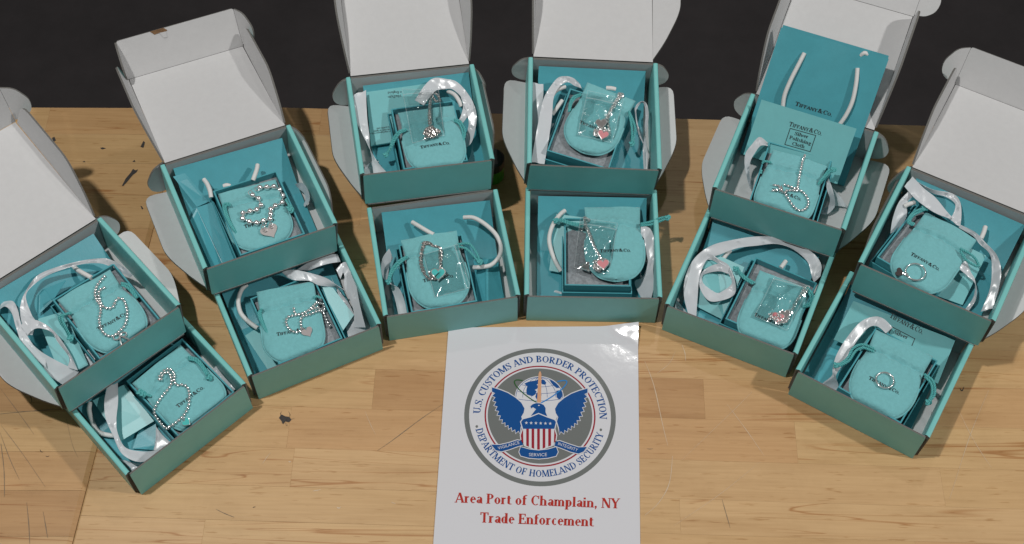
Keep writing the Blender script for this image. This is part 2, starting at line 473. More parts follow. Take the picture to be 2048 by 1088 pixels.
        S(.12, .66, .2); C(.31, .44, .14 + K / 2, .23, 0, 150); C(.61, .44, .14 + K / 2, .23, 0, 150); w = .91
    elif ch == 'i': L(.15, 0, .15, .66, 'K'); S(.15, 0, .3); S(.12, .66, .2); st.append(_line(.15, .78, .15, .96, .18)); w = .31
    elif ch == 'l': L(.15, 0, .15, 1, 'K'); S(.15, 0, .3); S(.12, 1, .2); w = .31
    elif ch == 'o': C(.28, .33, .25, .34, 0, 360); w = .56
    elif ch == 'p': L(.15, -.3, .15, .66, 'K'); S(.15, -.3, .3); S(.12, .66, .2); C(.32, .33, .23, .34, 0, 360); w = .6
    elif ch == 'r': L(.15, 0, .15, .66, 'K'); S(.15, 0, .3); S(.12, .66, .2); C(.32, .42, .17, .25, 45, 150); w = .46
    elif ch == 's': st.append(_poly([(a * .78, b * .68, c * .85 * K / .2) for a, b, c in S_])); w = .44
    elif ch == 't': L(.18, .1, .18, .86, 'K'); C(.31, .13, .13 + K / 2, .13, 180, 320); L(.05, .64, .36, .64, 'N'); w = .4
    elif ch == 'v': L(.08, .66, .27, 0, 'K'); L(.28, 0, .45, .66, 'N'); S(.08, .66, .24); S(.45, .66, .18); w = .52
    elif ch == 'x': L(.08, .66, .42, 0, 'K'); L(.08, 0, .42, .66, 'N'); w = .5
    elif ch == ' ': w = .30
    return st, w
def serif(text, fn, K=.2, N=.085, small=None, track=0.0, fit=None, lift=1.2e-5):
    """lettering as strips; fn(u, v, z) places a point, u along the line and v up in cap heights"""
    items = []; x = 0
    for i, ch in enumerate(text):
        s = small if (small and ch.upper() == ch and i > 0 and text[i - 1] not in ' ') else 1.0
        if small and ch == '&': s = 1.0
        g, wd = glyph(ch, K, N)
        items.append((x, s, g)); x += wd * s + track
    V = []; F = []; k = 0
    sc = 1.0 if fit is None else fit / x
    for x0, s, g in items:
        for st in g:
            k = (k + 1) % 7
            o = len(V)
            for a, b in st:
                for q in (a, b): V.append(fn((x0 + q[0] * s) * sc, q[1] * s, k * lift))
            for i in range(len(st) - 1):
                q = (o + 2 * i, o + 2 * i + 1, o + 2 * i + 3, o + 2 * i + 2)
                a, b, c = (np.asarray(V[j]) for j in q[:3])
                if np.cross(b - a, c - a)[2] < 0: q = q[::-1]
                F.append(q)
    return V, F
def width(text, small=None, track=0.0):
    x = 0
    for i, ch in enumerate(text):
        s = small if (small and i > 0 and text[i - 1] not in ' ' and ch != '&') else 1.0
        x += glyph(ch, .2, .08)[1] * s + track
    return x
def sans(text, fn):
    cu = bpy.data.curves.new('t', 'FONT'); cu.body = text; cu.resolution_u = 2
    o = bpy.data.objects.new('t', cu); COL.objects.link(o)
    dg = bpy.context.evaluated_depsgraph_get()
    me = o.evaluated_get(dg).to_mesh()
    xs = [v.co.x for v in me.vertices]; wd = max(xs)
    V = [fn(v.co.x / wd, v.co.y / 0.73, 0) for v in me.vertices]
    F = [tuple(p.vertices) for p in me.polygons]
    o.evaluated_get(dg).to_mesh_clear()
    bpy.data.objects.remove(o); bpy.data.curves.remove(cu)
    return V, F

# ================================================================== the setting
YAW = R(-0.8)
def sheet_obj(name, x0, x1, y0, y1, z, m):
    o = link(name, mesh(name, [(x0, y0, z), (x1, y0, z), (x1, y1, z), (x0, y1, z)], [(0, 1, 2, 3)], m))
    return tag(o, kind='structure')
sheet_obj('floor', -6, 6, -4, 8, -0.78, 'floor')

SEAM0, SEAM1 = np.array([-0.4455, 0.446]), np.array([-0.4245, 0.849])
def seam_x(y): return SEAM0[0] + (y - SEAM0[1]) * (SEAM1[0] - SEAM0[0]) / (SEAM1[1] - SEAM0[1])
def stave(T, xa0, xa1, xb0, xb1, y0, y1, endr=0.0, endl=0.0, th=0.04):
    """one board: left end xa (at y0, y1), right end xb; small chamfers on top"""
    c = 0.00011
    bot = [(xa0, y0, -th), (xb0, y0, -th), (xb1, y1, -th), (xa1, y1, -th)]
    mid = [(xa0, y0, -c), (xb0, y0, -c), (xb1, y1, -c), (xa1, y1, -c)]
    el = max(c, endl); er = max(c, endr)
    mid[0] = (xa0, y0, -el * .5); mid[3] = (xa1, y1, -el * .5); mid[1] = (xb0, y0, -er * .5); mid[2] = (xb1, y1, -er * .5)
    top = [(xa0 + el, y0 + c, 0), (xb0 - er, y0 + c, 0), (xb1 - er, y1 - c, 0), (xa1 + el, y1 - c, 0)]
    V = bot + mid + top
    F = [(3, 2, 1, 0), (8, 9, 10, 11)]
    for a in (0, 4):
        for i in range(4): F.append((a + i, a + (i + 1) % 4, a + 4 + (i + 1) % 4, a + 4 + i))
    return V, F
rowsR = [0.377, 0.4265, 0.4705, 0.5090, 0.5530, 0.6015, 0.6500, 0.6975, 0.7445, 0.7925, 0.8400, 0.8870, 0.9340, 0.9720, 1.0140]
FR = trz((0, 0, 0), YAW)
tR = Thing('wooden_table', 'long beech butcher block table under most of the boxes and the sign', 'table', FR, (0.2, 0.7, -0.04))
g = 0.00004
fixed = {4: [-0.245, .3], 5: [-0.158], 3: [-0.236, .45], 2: [0.172], 6: [0.30]}
for i in range(len(rowsR) - 1):
    y0, y1 = rowsR[i] + g, rowsR[i + 1] - g
    x = None; cuts = []
    pos = -0.43 + rnd.uniform(0.1, 0.4)
    if i in fixed: cuts = list(fixed[i]); pos = cuts[-1] + rnd.uniform(0.3, 0.6)
    while pos < 0.75: cuts.append(pos); pos += rnd.uniform(0.28, 0.62)
    cuts.append(0.85)
    first = True
    pa0, pa1 = seam_x(y0) + 0.0020 - y0 * math.sin(R(.8)), seam_x(y1) + 0.0020 - y1 * math.sin(R(.8))
    for cx in cuts:
        o = tR.part('stave', stave(tR.T, pa0 + (0 if first else g), pa1 + (0 if first else g), cx - g, cx - g, y0, y1, endl=0.0015 if first else 0), 'wood')
        o.color = (0.02 if i == 5 and pa0 == fixed[5][0] else rnd.uniform(.22, 1.0), 0, 0, 1)
        pa0 = pa1 = cx; first = False
FL = trz((0, 0, 0), R(1.0))
tL = Thing('wooden_table', 'worn scratched beech table butted against the longer one, at the left edge', 'table', FL, (-0.6, 0.7, -0.04))
rowsL = [0.37, 0.415, 0.462, 0.512, 0.556, 0.603, 0.650, 0.698, 0.745, 0.793, 0.840, 0.888, 0.935, 0.980, 1.0215]
Ti = np.linalg.inv(FL)
for i in range(len(rowsL) - 1):
    y0, y1 = rowsL[i] + g, rowsL[i + 1] - g
    xr0 = seam_x(y0 - 0.008) + 0.0005 + (y0 * math.sin(R(1.0))); xr1 = seam_x(y1 - 0.008) + 0.0005 + (y1 * math.sin(R(1.0)))
    cx = -0.52 - rnd.uniform(0.02, 0.25)
    tones = (rnd.uniform(.3, .9), rnd.uniform(.3, .9))
    tL.part('stave', stave(tL.T, cx + g, cx + g, xr0, xr1, y0, y1, endr=0.005), 'wood_old').color = (0.05 if i == 2 else tones[0], 0, 0, 1)
    tL.part('stave', stave(tL.T, -1.05, -1.05, cx - g, cx - g, y0, y1), 'wood_old').color = (tones[1], 0, 0, 1)

def mark(th, name, pts, wd, m, px0=0, py0=0, s=1.0, z=0.00035):
    P = np.array([ground(px0 + x / s, py0 + y / s) for x, y in pts])
    P = spline(P, 5); P[:, 2] = z
    T = np.gradient(P, axis=0); T /= np.linalg.norm(T, axis=1)[:, None] + 1e-12
    Nn = np.stack([-T[:, 1], T[:, 0], 0 * T[:, 0]], 1)
    k = len(P); t = np.linspace(0, 1, k)
    ww = wd * .8 * (0.35 + 0.65 * np.sin(np.pi * np.clip(t, .02, .98))) * np.array([rnd.uniform(.6, 1.2) for _ in range(k)])
    A = P + Nn * ww[:, None] / 2; B = P - Nn * ww[:, None] / 2
    V = list(A) + list(B); F = [(i, i + k, i + k + 1, i + 1) for i in range(k - 1)]
    Wt = np.linalg.inv(th.W)
    return link(name, mesh(name, xf(Wt, V), F, m), th.root)
def blot(th, pts, m='dark', z=0.0004):
    P = [ground(u, v) for u, v in pts]
    for p in P: p[2] = z
    a = sum(p[0] * q[1] - q[0] * p[1] for p, q in zip(P, P[1:] + P[:1]))
    if a < 0: P = P[::-1]
    link('ink_blot', mesh('ink_blot', xf(np.linalg.inv(th.W), P), [tuple(range(len(P)))], m), th.root)
Z3 = (0, 640, 2.4275)
for pts, wd, m in [([(0, 457), (120, 445), (290, 433)], .0011, 'grime'), ([(0, 330), (90, 450), (165, 555)], .0007, 'grime'), ([(5, 510), (110, 650), (220, 810)], .0006, 'grime'),
                   ([(0, 545), (50, 680), (95, 775)], .0006, 'grime'), ([(130, 885), (140, 990), (145, 1088)], .0010, 'grime'), ([(210, 930), (222, 1000), (232, 1060)], .0009, 'grime'),
                   ([(5, 600), (20, 730), (22, 860)], .0010, 'grime'), ([(320, 470), (350, 600), (380, 670)], .0004, 'grime'), ([(120, 365), (150, 350), (190, 305)], .0013, 'dark'),
                   ([(125, 345), (150, 375), (155, 400)], .0010, 'dark'), ([(195, 630), (200, 640), (210, 642)], .0009, 'dark'), ([(222, 660), (230, 664), (240, 660)], .0008, 'dark')]:
    mark(tL, 'scratch', pts, wd, m, *Z3)
Z2 = (1240, 640, 2.428)
for pts, wd, m in [([(120, 200), (165, 320), (205, 500), (232, 610)], .0009, 'pale'), ([(255, 660), (240, 790), (190, 885), (120, 950)], .0009, 'pale'), ([(520, 410), (610, 530), (700, 660)], .0006, 'pale'),
                   ([(640, 350), (540, 450), (300, 680)], .0004, 'pale'), ([(1640, 430), (1720, 590), (1805, 720)], .0005, 'pale'), ([(1790, 340), (1700, 560), (1600, 870)], .0005, 'pale'),
                   ([(495, 870), (515, 940), (535, 1010)], .0009, 'grime'), ([(300, 120), (315, 160), (318, 200)], .0010, 'pale'), ([(680, 690), (480, 850), (260, 1000)], .0004, 'pale'),
                   ([(130, 625), (145, 627), (160, 625)], .0008, 'grime'), ([(1650, 330), (1660, 345), (1670, 325)], .0012, 'dark'), ([(270, 150), (240, 210), (180, 260)], .0005, 'pale')]:
    mark(tR, 'scratch', pts, wd, m, *Z2)
Z1 = (400, 650, 2.483)
for pts, wd, m in [([(880, 625), (960, 570), (1100, 465), (1205, 395)], .0009, 'grime'), ([(820, 430), (845, 490), (872, 545)], .0006, 'pale'), ([(310, 690), (330, 660), (350, 635)], .0006, 'pale'),
                   ([(560, 825), (580, 822), (600, 818)], .0010, 'pale'), ([(680, 905), (690, 910), (700, 903)], .0016, 'pale'), ([(950, 880), (960, 884), (972, 888)], .0007, 'pale'),
                   ([(80, 915), (120, 935), (170, 955)], .0011, 'grime'), ([(440, 678), (446, 680), (452, 678)], .0014, 'pale'), ([(262, 908), (268, 905), (276, 903)], .0010, 'dark'),
                   ([(405, 430), (400, 445), (408, 465)], .0006, 'dark'), ([(440, 430), (447, 445), (444, 455)], .0006, 'dark'), ([(430, 470), (450, 468), (470, 466)], .0006, 'dark'),
                   ([(410, 470), (408, 485), (416, 494)], .0006, 'dark'), ([(425, 485), (430, 500), (436, 495)], .0005, 'dark')]:
    mark(tR, 'scratch', pts, wd, m, *Z1)
blot(tR, [(558, 836), (563, 829), (571, 833), (579, 834), (583, 840), (578, 845), (571, 843), (567, 848), (562, 841)])
for q in [[(244, 372), (251, 358), (262, 345), (266, 338), (271, 341), (276, 339), (273, 345), (266, 350), (256, 362), (247, 372)], [(104, 276), (109, 274), (112, 281), (107, 284)],
          [(200, 296), (206, 295), (212, 297), (204, 299)], [(281, 294), (287, 282), (290, 285), (287, 296)], [(165, 324), (169, 322), (171, 325)], [(281, 412), (284, 419), (287, 418), (284, 413)], [(265, 324), (269, 320), (271, 324)]]:
    blot(tL if q[0][0] < 295 else tR, q)

# ================================================================== mailer boxes
BW, BD, BH = 0.152, 0.1472, 0.0527
TH = 0.0022
FRAMES = dict(
 A=([-0.40224, 0.61735, 0.05394], 44.15, 2.57, -3.297), B=([-0.33014, 0.55139, 0.0005], 44.42, 0, 0), C=([-0.26152, 0.74236, 0.0541], 26.45, 2.62, -3.641),
 D=([-0.20761, 0.64511, 0.0005], 26.18, 0, 0), E=([-0.0974, 0.8478, 0.0548], 11.02, -1.57, -2.211), F=([-0.06421, 0.70242, 0.0005], 11.27, 0, 0),
 G=([0.08785, 0.85857, 0.0546], -0.13, 5.12, -2.707), H=([0.08981, 0.71727, 0.0005], -0.07, 0, 0), I=([0.29146, 0.80278, 0.0525], -21.81, 0.37, 1.0),
 J=([0.2368, 0.67957, 0.0005], -23.33, 0, 0), K=([0.43816, 0.70018, 0.0526], -28.95, 1.44, 1.67), L=([0.36734, 0.59333, 0.0005], -30.51, 0, 0))
FM = {}
for n, (o, a, pit, rol) in FRAMES.items():
    T = Matrix.Translation(o) @ Matrix.Rotation(R(a), 4, 'Z') @ Matrix.Rotation(R(pit), 4, 'X') @ Matrix.Rotation(-R(rol), 4, 'Y')
    FM[n] = np.array(T)
VIEW = dict(A=(0, 480, 3.6278), B=(170, 660, 3.6265), C=(330, 270, 3.7528), D=(400, 480, 3.2), E=(690, 140, 4.9464), F=(700, 360, 3.2), G=(1050, 130, 4.9444),
            H=(1010, 360, 3.6257), I=(1440, 220, 4.1853), J=(1300, 420, 3.0214), K=(1700, 320, 3.3994), L=(1540, 520, 2.5906))
FI = {n: np.linalg.inv(FM[n]) for n in FM}
def loc(n, x, y, lz):
    """a spot of the photograph inside box n, at height lz above the floor of that box"""
    v = VIEW[n]; c, d = ray(v[0] + x / v[2], v[1] + y / v[2])
    a = FI[n][:3, :3] @ c + FI[n][:3, 3]; b = FI[n][:3, :3] @ d
    return a + (lz - a[2]) / b[2] * b
def path(n, pts, lz=0.045): return [loc(n, p[0], p[1], p[2] if len(p) > 2 else lz) for p in pts]

def roundpoly(pts, r, k=4):
    out = []
    m = len(pts)
    for i in range(m):
        p = np.array(pts[i], float); a = np.array(pts[i - 1], float); b = np.array(pts[(i + 1) % m], float)
        rr = r[i] if isinstance(r, (list, tuple)) else r
        if rr <= 0: out.append(tuple(p)); continue
        u = (a - p); v = (b - p); lu = np.linalg.norm(u); lv = np.linalg.norm(v); q = min(rr, lu * .49, lv * .49)
        A = p + u / lu * q; Bq = p + v / lv * q
        for t in np.linspace(0, 1, k + 1): out.append(tuple((1 - t) ** 2 * A + 2 * t * (1 - t) * p + t * t * Bq))
    return out
LW = 0.140
def lid(th, O, X, Y, Nn, ear, ear2, flap, fear, length=0.146, ew=0.034):
    """lid panel with two tapered ears, tuck flap and the flap's own ears"""
    mats = ['white', 'card', 'cut']
    def pan(name, poly, o, x, y, parent):
        poly = ccw(list(poly)); k = len(poly)
        return th.part(name, prism(poly, o, x, y, TH), mats, parent, fm=[0, 1] + [2] * k)
    O, X, Y, Nn = map(np.asarray, (O, X, Y, Nn))
    hw = LW / 2
    L = length
    pl = pan('lid', [(-hw, 0.0005), (hw, 0.0005), (hw * .985, L), (-hw * .985, L)], O, X, Y, None)
    for s, e in ((-1, ear[0]), (1, ear[1])):
        e = R(e)
        out = X * math.cos(e) + s * Nn * math.sin(e)
        poly = [(0.0004, 0.004), (ew * .42, L * .16), (ew * .86, L * .36), (ew, L * .46), (ew * .97, L * .985), (0.0004, L * .985)]
        poly = [(s * a, b) for a, b in roundpoly(poly, [0, .012, .012, .02, .013, 0])]
        pan('lid_ear', poly, O + s * X * hw * .995, out, Y, pl)
    f = R(flap)
    FY = Y * math.cos(f) + Nn * math.sin(f); FN = np.cross(X, FY)
    fo = O + Y * (L + .0005)
    fl = .047
    pan('lid_flap', roundpoly([(-hw, 0), (hw, 0), (hw, fl), (-hw, fl)], [0, 0, .003, .003]), fo, X, FY, pl)
    for s, e in ((-1, fear[0]), (1, fear[1])):
        e = R(e)
        out = X * math.cos(e) + s * FN * math.sin(e)
        poly = [(0.0004, .002), (.012, .003), (.022, .010), (.025, .024), (.014, .042), (0.0004, fl - .001)]
        poly = [(s * a, b) for a, b in roundpoly(poly, [0, .004, .01, .01, .014, 0])]
        pan('flap_ear', poly, fo + s * X * hw * .999, out, FY, pl)
    return pl

def mailer(n, label, back=None, lidspec=None):
    th = Thing('mailer_box', label, 'box', FM[n], (0, BD / 2, 0), 0, 'open teal mailer boxes')
    hw = BW / 2
    b = TH
    # bottom
    v, f = box(-hw + .0055, hw - .0055, .0032, BD - .0005, 0.0, b)
    th.part('bottom', (v, f), ['card', 'white'], fm=[0, 1, 0, 0, 0, 0])
    # front wall, a little narrower than the box, so the folded corners show
    fw = hw - .0032
    poly = ccw(roundpoly([(-fw, 0), (fw, 0), (fw - .0006, BH - .0004), (-fw + .0006, BH - .0004)], [0.001, .001, .002, .002], 2))
    k = len(poly)
    th.part('front_wall', prism(poly, (0, 0, 0), np.array([1., 0, 0]), np.array([0, 0.0, 1.0]), .0018), ['card', 'white', 'cut'], fm=[0, 1] + [2 if .45 < sum(poly[i][1] + poly[(i + 1) % k][1] for i in [q]) / 2 / BH - .5 else 0 for q in range(k) for i in [q]])
    # side walls: two layers rolled over the top
    for s in (-1, 1):
        o, i_, t = hw, hw - .0056, .0016
        prof = [(o - t, 0.0), (o, 0.0), (o, BH - .0016), (o - .0006, BH - .0004), (o - .0018, BH), (i_ + .0018, BH), (i_ + .0006, BH - .0004), (i_, BH - .0016), (i_, b),
                (i_ + t, b), (i_ + t, BH - .0035), (o - t, BH - .0035)]
        kk = len(prof)
        yf = lambda z: .0026 + .0042 * max(0.0, 1 - z / BH) ** 1.5      # the corner curves back towards its foot
        V = [(s * x, yf(z) if x > o - .002 else .0034, z) for x, z in prof] + [(s * x, BD - .0006, z) for x, z in prof]
        F = [(q, (q + 1) % kk, (q + 1) % kk + kk, q + kk) for q in range(kk)]
        F = [tuple(reversed(q)) for q in F] if s < 0 else F
        caps = [(0, 1, 2, 11), (11, 2, 3, 4), (11, 4, 5, 10), (10, 5, 6, 7), (10, 7, 8, 9)]
        fmz = [0] * kk + [1] * 10
        F += caps + [tuple(x + kk for x in q) for q in caps]
        th.part('side_wall', (V, F), ['card', 'cut'], fm=fmz)
        # tuck tab between front panel and side wall, seen as a pale slit
        x0, x1 = sorted((s * (hw - .0040), s * (hw - .0018)))
        th.part('corner_tab', box(x0, x1, .0042, .03, .002, BH - .004), 'cut')
    poly = ccw([(-hw + .006, b), (hw - .006, b), (hw - .006, BH - .0006), (-hw + .006, BH - .0006)])
    th.part('back_wall', prism(poly, (0, BD - .0028, 0), np.array([1., 0, 0]), np.array([0, 0.0, 1.0]), .0024), ['white', 'card', 'cut'], fm=[0, 1, 2, 2, 2, 2])
    if lidspec:
        phi, ear, flap, fear = lidspec
        p = R(phi)
        lid(th, (0, BD + .0004, BH - .0004), (1., 0, 0), (0, math.cos(p), math.sin(p)), (0, -math.sin(p), math.cos(p)), ear, None, flap, fear)
    else:
        ear, flap, fear = back[1:]
        Rel = FI[n] @ FM[back[0]]
        O = xf(Rel, [(0, -.0005, -.0012)])[0]
        lid(th, O, Rel[:3, 0], Rel[:3, 1], Rel[:3, 2], ear, None, flap, fear, length=0.150)
    return th

LAB = dict(
 A='open teal mailer box at far left, holding a bead bracelet with bow charm',
 B='teal mailer box lowest at left, holding a bead bracelet with a teal heart',
 C='open teal mailer box whose white lid has a torn spot, holding a large bead bracelet',
 D='teal mailer box in front of the one with the torn lid, between two left boxes',
 E='open teal mailer box with a necklace in a bag and an upside down card inside',
 F='teal mailer box touching the top left corner of the sign, looped white cord inside',
 G='open teal mailer box behind the one right above the sign, wide ribbon at its left',
 H='teal mailer box right above the sign with an uncovered grey pad inside',
 I='open teal mailer box with a small shopping bag standing in it',
 J='teal mailer box with a coiled white ribbon, right of the sign',
 K='open teal mailer box at the far right edge, holding a ring with a heart tag',
 L='teal mailer box lowest at right, holding a plain ring on its pouch')
mailer('A', LAB['A'], lidspec=(12, (60, 74), 62, (15, 32)))
tC = mailer('C', LAB['C'], lidspec=(-8, (73, 80), 66, (84, 60)))
mailer('E', LAB['E'], lidspec=(25, (78, 75), 60, (20, 20)))
mailer('G', LAB['G'], lidspec=(10, (84, 22), 60, (20, 20)))
mailer('I', LAB['I'], lidspec=(20, (76, 84), 20, (20, 10)))
mailer('K', LAB['K'], lidspec=(-4, (80, 60), 62, (30, 20)))
mailer('B', LAB['B'], back=('A', (12, 14), 84, (0, 10)))
mailer('D', LAB['D'], back=('C', (10, 55), 84, (10, 35)))
mailer('F', LAB['F'], back=('E', (18, 62), 86, (10, 40)))
mailer('H', LAB['H'], back=('G', (14, 16), 88, (0, 0)))
mailer('J', LAB['J'], back=('I', (4, 8), 86, (-5, 5)))
mailer('L', LAB['L'], back=('K', (75, 10), 84, (50, 0)))
# torn kraft spot on the edge of box C's lid flap
pp = []
lidC = [o for o in tC.root.children if o.name.startswith('lid')][0]
phC = R(-8); pf = R(66)
Yl = np.array([0, math.cos(phC), math.sin(phC)]); Nl = np.array([0, -math.sin(phC), math.cos(phC)])
FYc = Yl * math.cos(pf) + Nl * math.sin(pf); FNc = np.cross([1., 0, 0], FYc)
Oc = np.array([0, BD + .0004, BH - .0004]) + Yl * .1465
tear = [(-.030, .0474), (-.014, .0474), (-.0105, .0435), (-.016, .041), (-.020, .043), (-.026, .0425)]
tC.part('torn_patch', prism(ccw(tear), Oc + FNc * .0006, np.array([1., 0, 0]), FYc, .0005), 'kraft', parent=lidC)
tC.part('torn_liner', prism(ccw([(-.020, .043), (-.012, .0425), (-.013, .0355), (-.017, .036)]), Oc + FNc * .0008, np.array([1., 0, 0]), FYc, .0005), 'white', parent=lidC)

# green topped roll under the box behind the sign's left neighbour
gp = ground(985, 352)
gt = Thing('green_tube', 'bright green and black tube on the table between the middle boxes', 'tube', eye4(), (gp[0], gp[1], 0))
def lathe(c, prof, k=20):
    V = []; F = []
    for r, z in prof:
        for j in range(k): V.append((c[0] + r * math.cos(2 * math.pi * j / k), c[1] + r * math.sin(2 * math.pi * j / k), c[2] + z))
    for i in range(len(prof) - 1):
        for j in range(k): F.append((i * k + j, i * k + (j + 1) % k, (i + 1) * k + (j + 1) % k, (i + 1) * k + j))
    F.append(tuple(range(k))[::-1]); F.append(tuple((len(prof) - 1) * k + j for j in range(k)))
    return V, F
gt.part('body', lathe((gp[0], gp[1], .0003), [(.013, 0), (.014, .001), (.014, .022), (.0135, .0225)]), 'green', smooth=False)
gt.part('cap', lathe((gp[0], gp[1], .0003), [(.0142, .0226), (.0146, .024), (.0146, .036), (.012, .039)]), 'black')

# ================================================================== gift boxes, pouches
GW, GL, GZ = 0.0735, 0.0905, 0.0405
SP = {}
def tray(w, l, z0, z1, t, c, yaw):
    T = trz(c, yaw)
    gs = []
    a, bq = w / 2, l / 2
    gs.append(box(-a, a, -bq, -bq + t, z0, z1)); gs.append(box(-a, a, bq - t, bq, z0, z1))
    gs.append(box(-a, -a + t, -bq + t, bq - t, z0, z1)); gs.append(box(a - t, a, -bq + t, bq - t, z0, z1))
    gs.append(box(-a + t, a - t, -bq + t, bq - t, z0, z0 + t))
    v, f = merge(*gs)
    return xf(T, v), f
GB = dict(A=((385, 440), (825, 175)), B=((300, 370), (705, 60)), C=((360, 420), (830, 270)), D=((320, 375), (715, 220)), E=((455, 385), 1.8), F=((310, 415), (725, 345)),
          G=((445, 230), -17.0), H=((430, 275), 0.0), I=((395, 310), (905, 455)), J=((640, 285), (995, 435)), K=((470, 290), (870, 520)), L=((550, 345), (865, 520)))
WHO = dict(A='with the bow charm bracelet', B='with the teal heart bracelet', C='with the large bead bracelet', D='with the bunched bead bracelet', E='with the chain hanging out of its bag',
           F='with the teal heart necklace', G='with the pink heart necklace behind the box above the sign', H='right above the sign, grey pad bare', I='below the polishing cloth card',
           J='beside the coiled ribbon', K='with the heart tag ring', L='with the plain ring')
SHIFT = dict(A=(-.0022, -.001), B=(-.002, 0), C=(-.0025, 0), D=(.002, 0), E=(-.002, 0), F=(-.0018, 0), G=(-.001, -.003), H=(.0, -.001), I=(.0025, 0), J=(-.0026, 0), K=(-.002, 0), L=(.0015, 0))
gyaw = {}; gcen = {}
for n, (bl, br) in GB.items():
    p = loc(n, *bl, GZ)
    if isinstance(br, tuple):
        q = loc(n, *br, GZ); yw = math.atan2(q[1] - p[1], q[0] - p[0])
    else: yw = R(br)
    c = p + np.array([math.cos(yw) * GW / 2 + math.sin(yw) * GL / 2, math.sin(yw) * GW / 2 - math.cos(yw) * GL / 2, 0])
    # keep it inside the walls
    c[1] = max(c[1], .0040 + (GL / 2 + .002) * math.cos(yw) + GW / 2 * abs(math.sin(yw)))
    gyaw[n] = yw; gcen[n] = c
    th = Thing('gift_box', 'small teal gift box base ' + WHO[n], 'gift box', FM[n], (c[0], c[1], .0075), yw, 'small gift boxes in the mailers')
    sx, sy = SHIFT[n]
    co = (c[0] + sx * math.cos(yw) - sy * math.sin(yw), c[1] + sx * math.sin(yw) + sy * math.cos(yw), 0)
    th.part('cover', tray(GW + .0046, GL + .0046, .0075, .0300, .0012, co, yw), 'box')
    th.part('tray', tray(GW, GL, .0095, GZ, .0016, (c[0], c[1], 0), yw), 'box')
    # felt pad, slightly uneven
    nx, ny = 10, 12
    V = []; a, bq = GW / 2 - .0018, GL / 2 - .0018
    for j in range(ny):
        for i in range(nx):
            x = -a + 2 * a * i / (nx - 1); y = -bq + 2 * bq * j / (ny - 1)
            ed = min(1, min(a - abs(x), bq - abs(y)) / .006)
            V.append((x, y, .0315 + .0016 * ed + rnd.uniform(-.0003, .0003)))
    F = [(j * nx + i, j * nx + i + 1, (j + 1) * nx + i + 1, (j + 1) * nx + i) for j in range(ny - 1) for i in range(nx - 1)]
    th.part('cotton_pad', (xf(trz((c[0], c[1], 0), yw), V), F), 'felt', smooth=True)

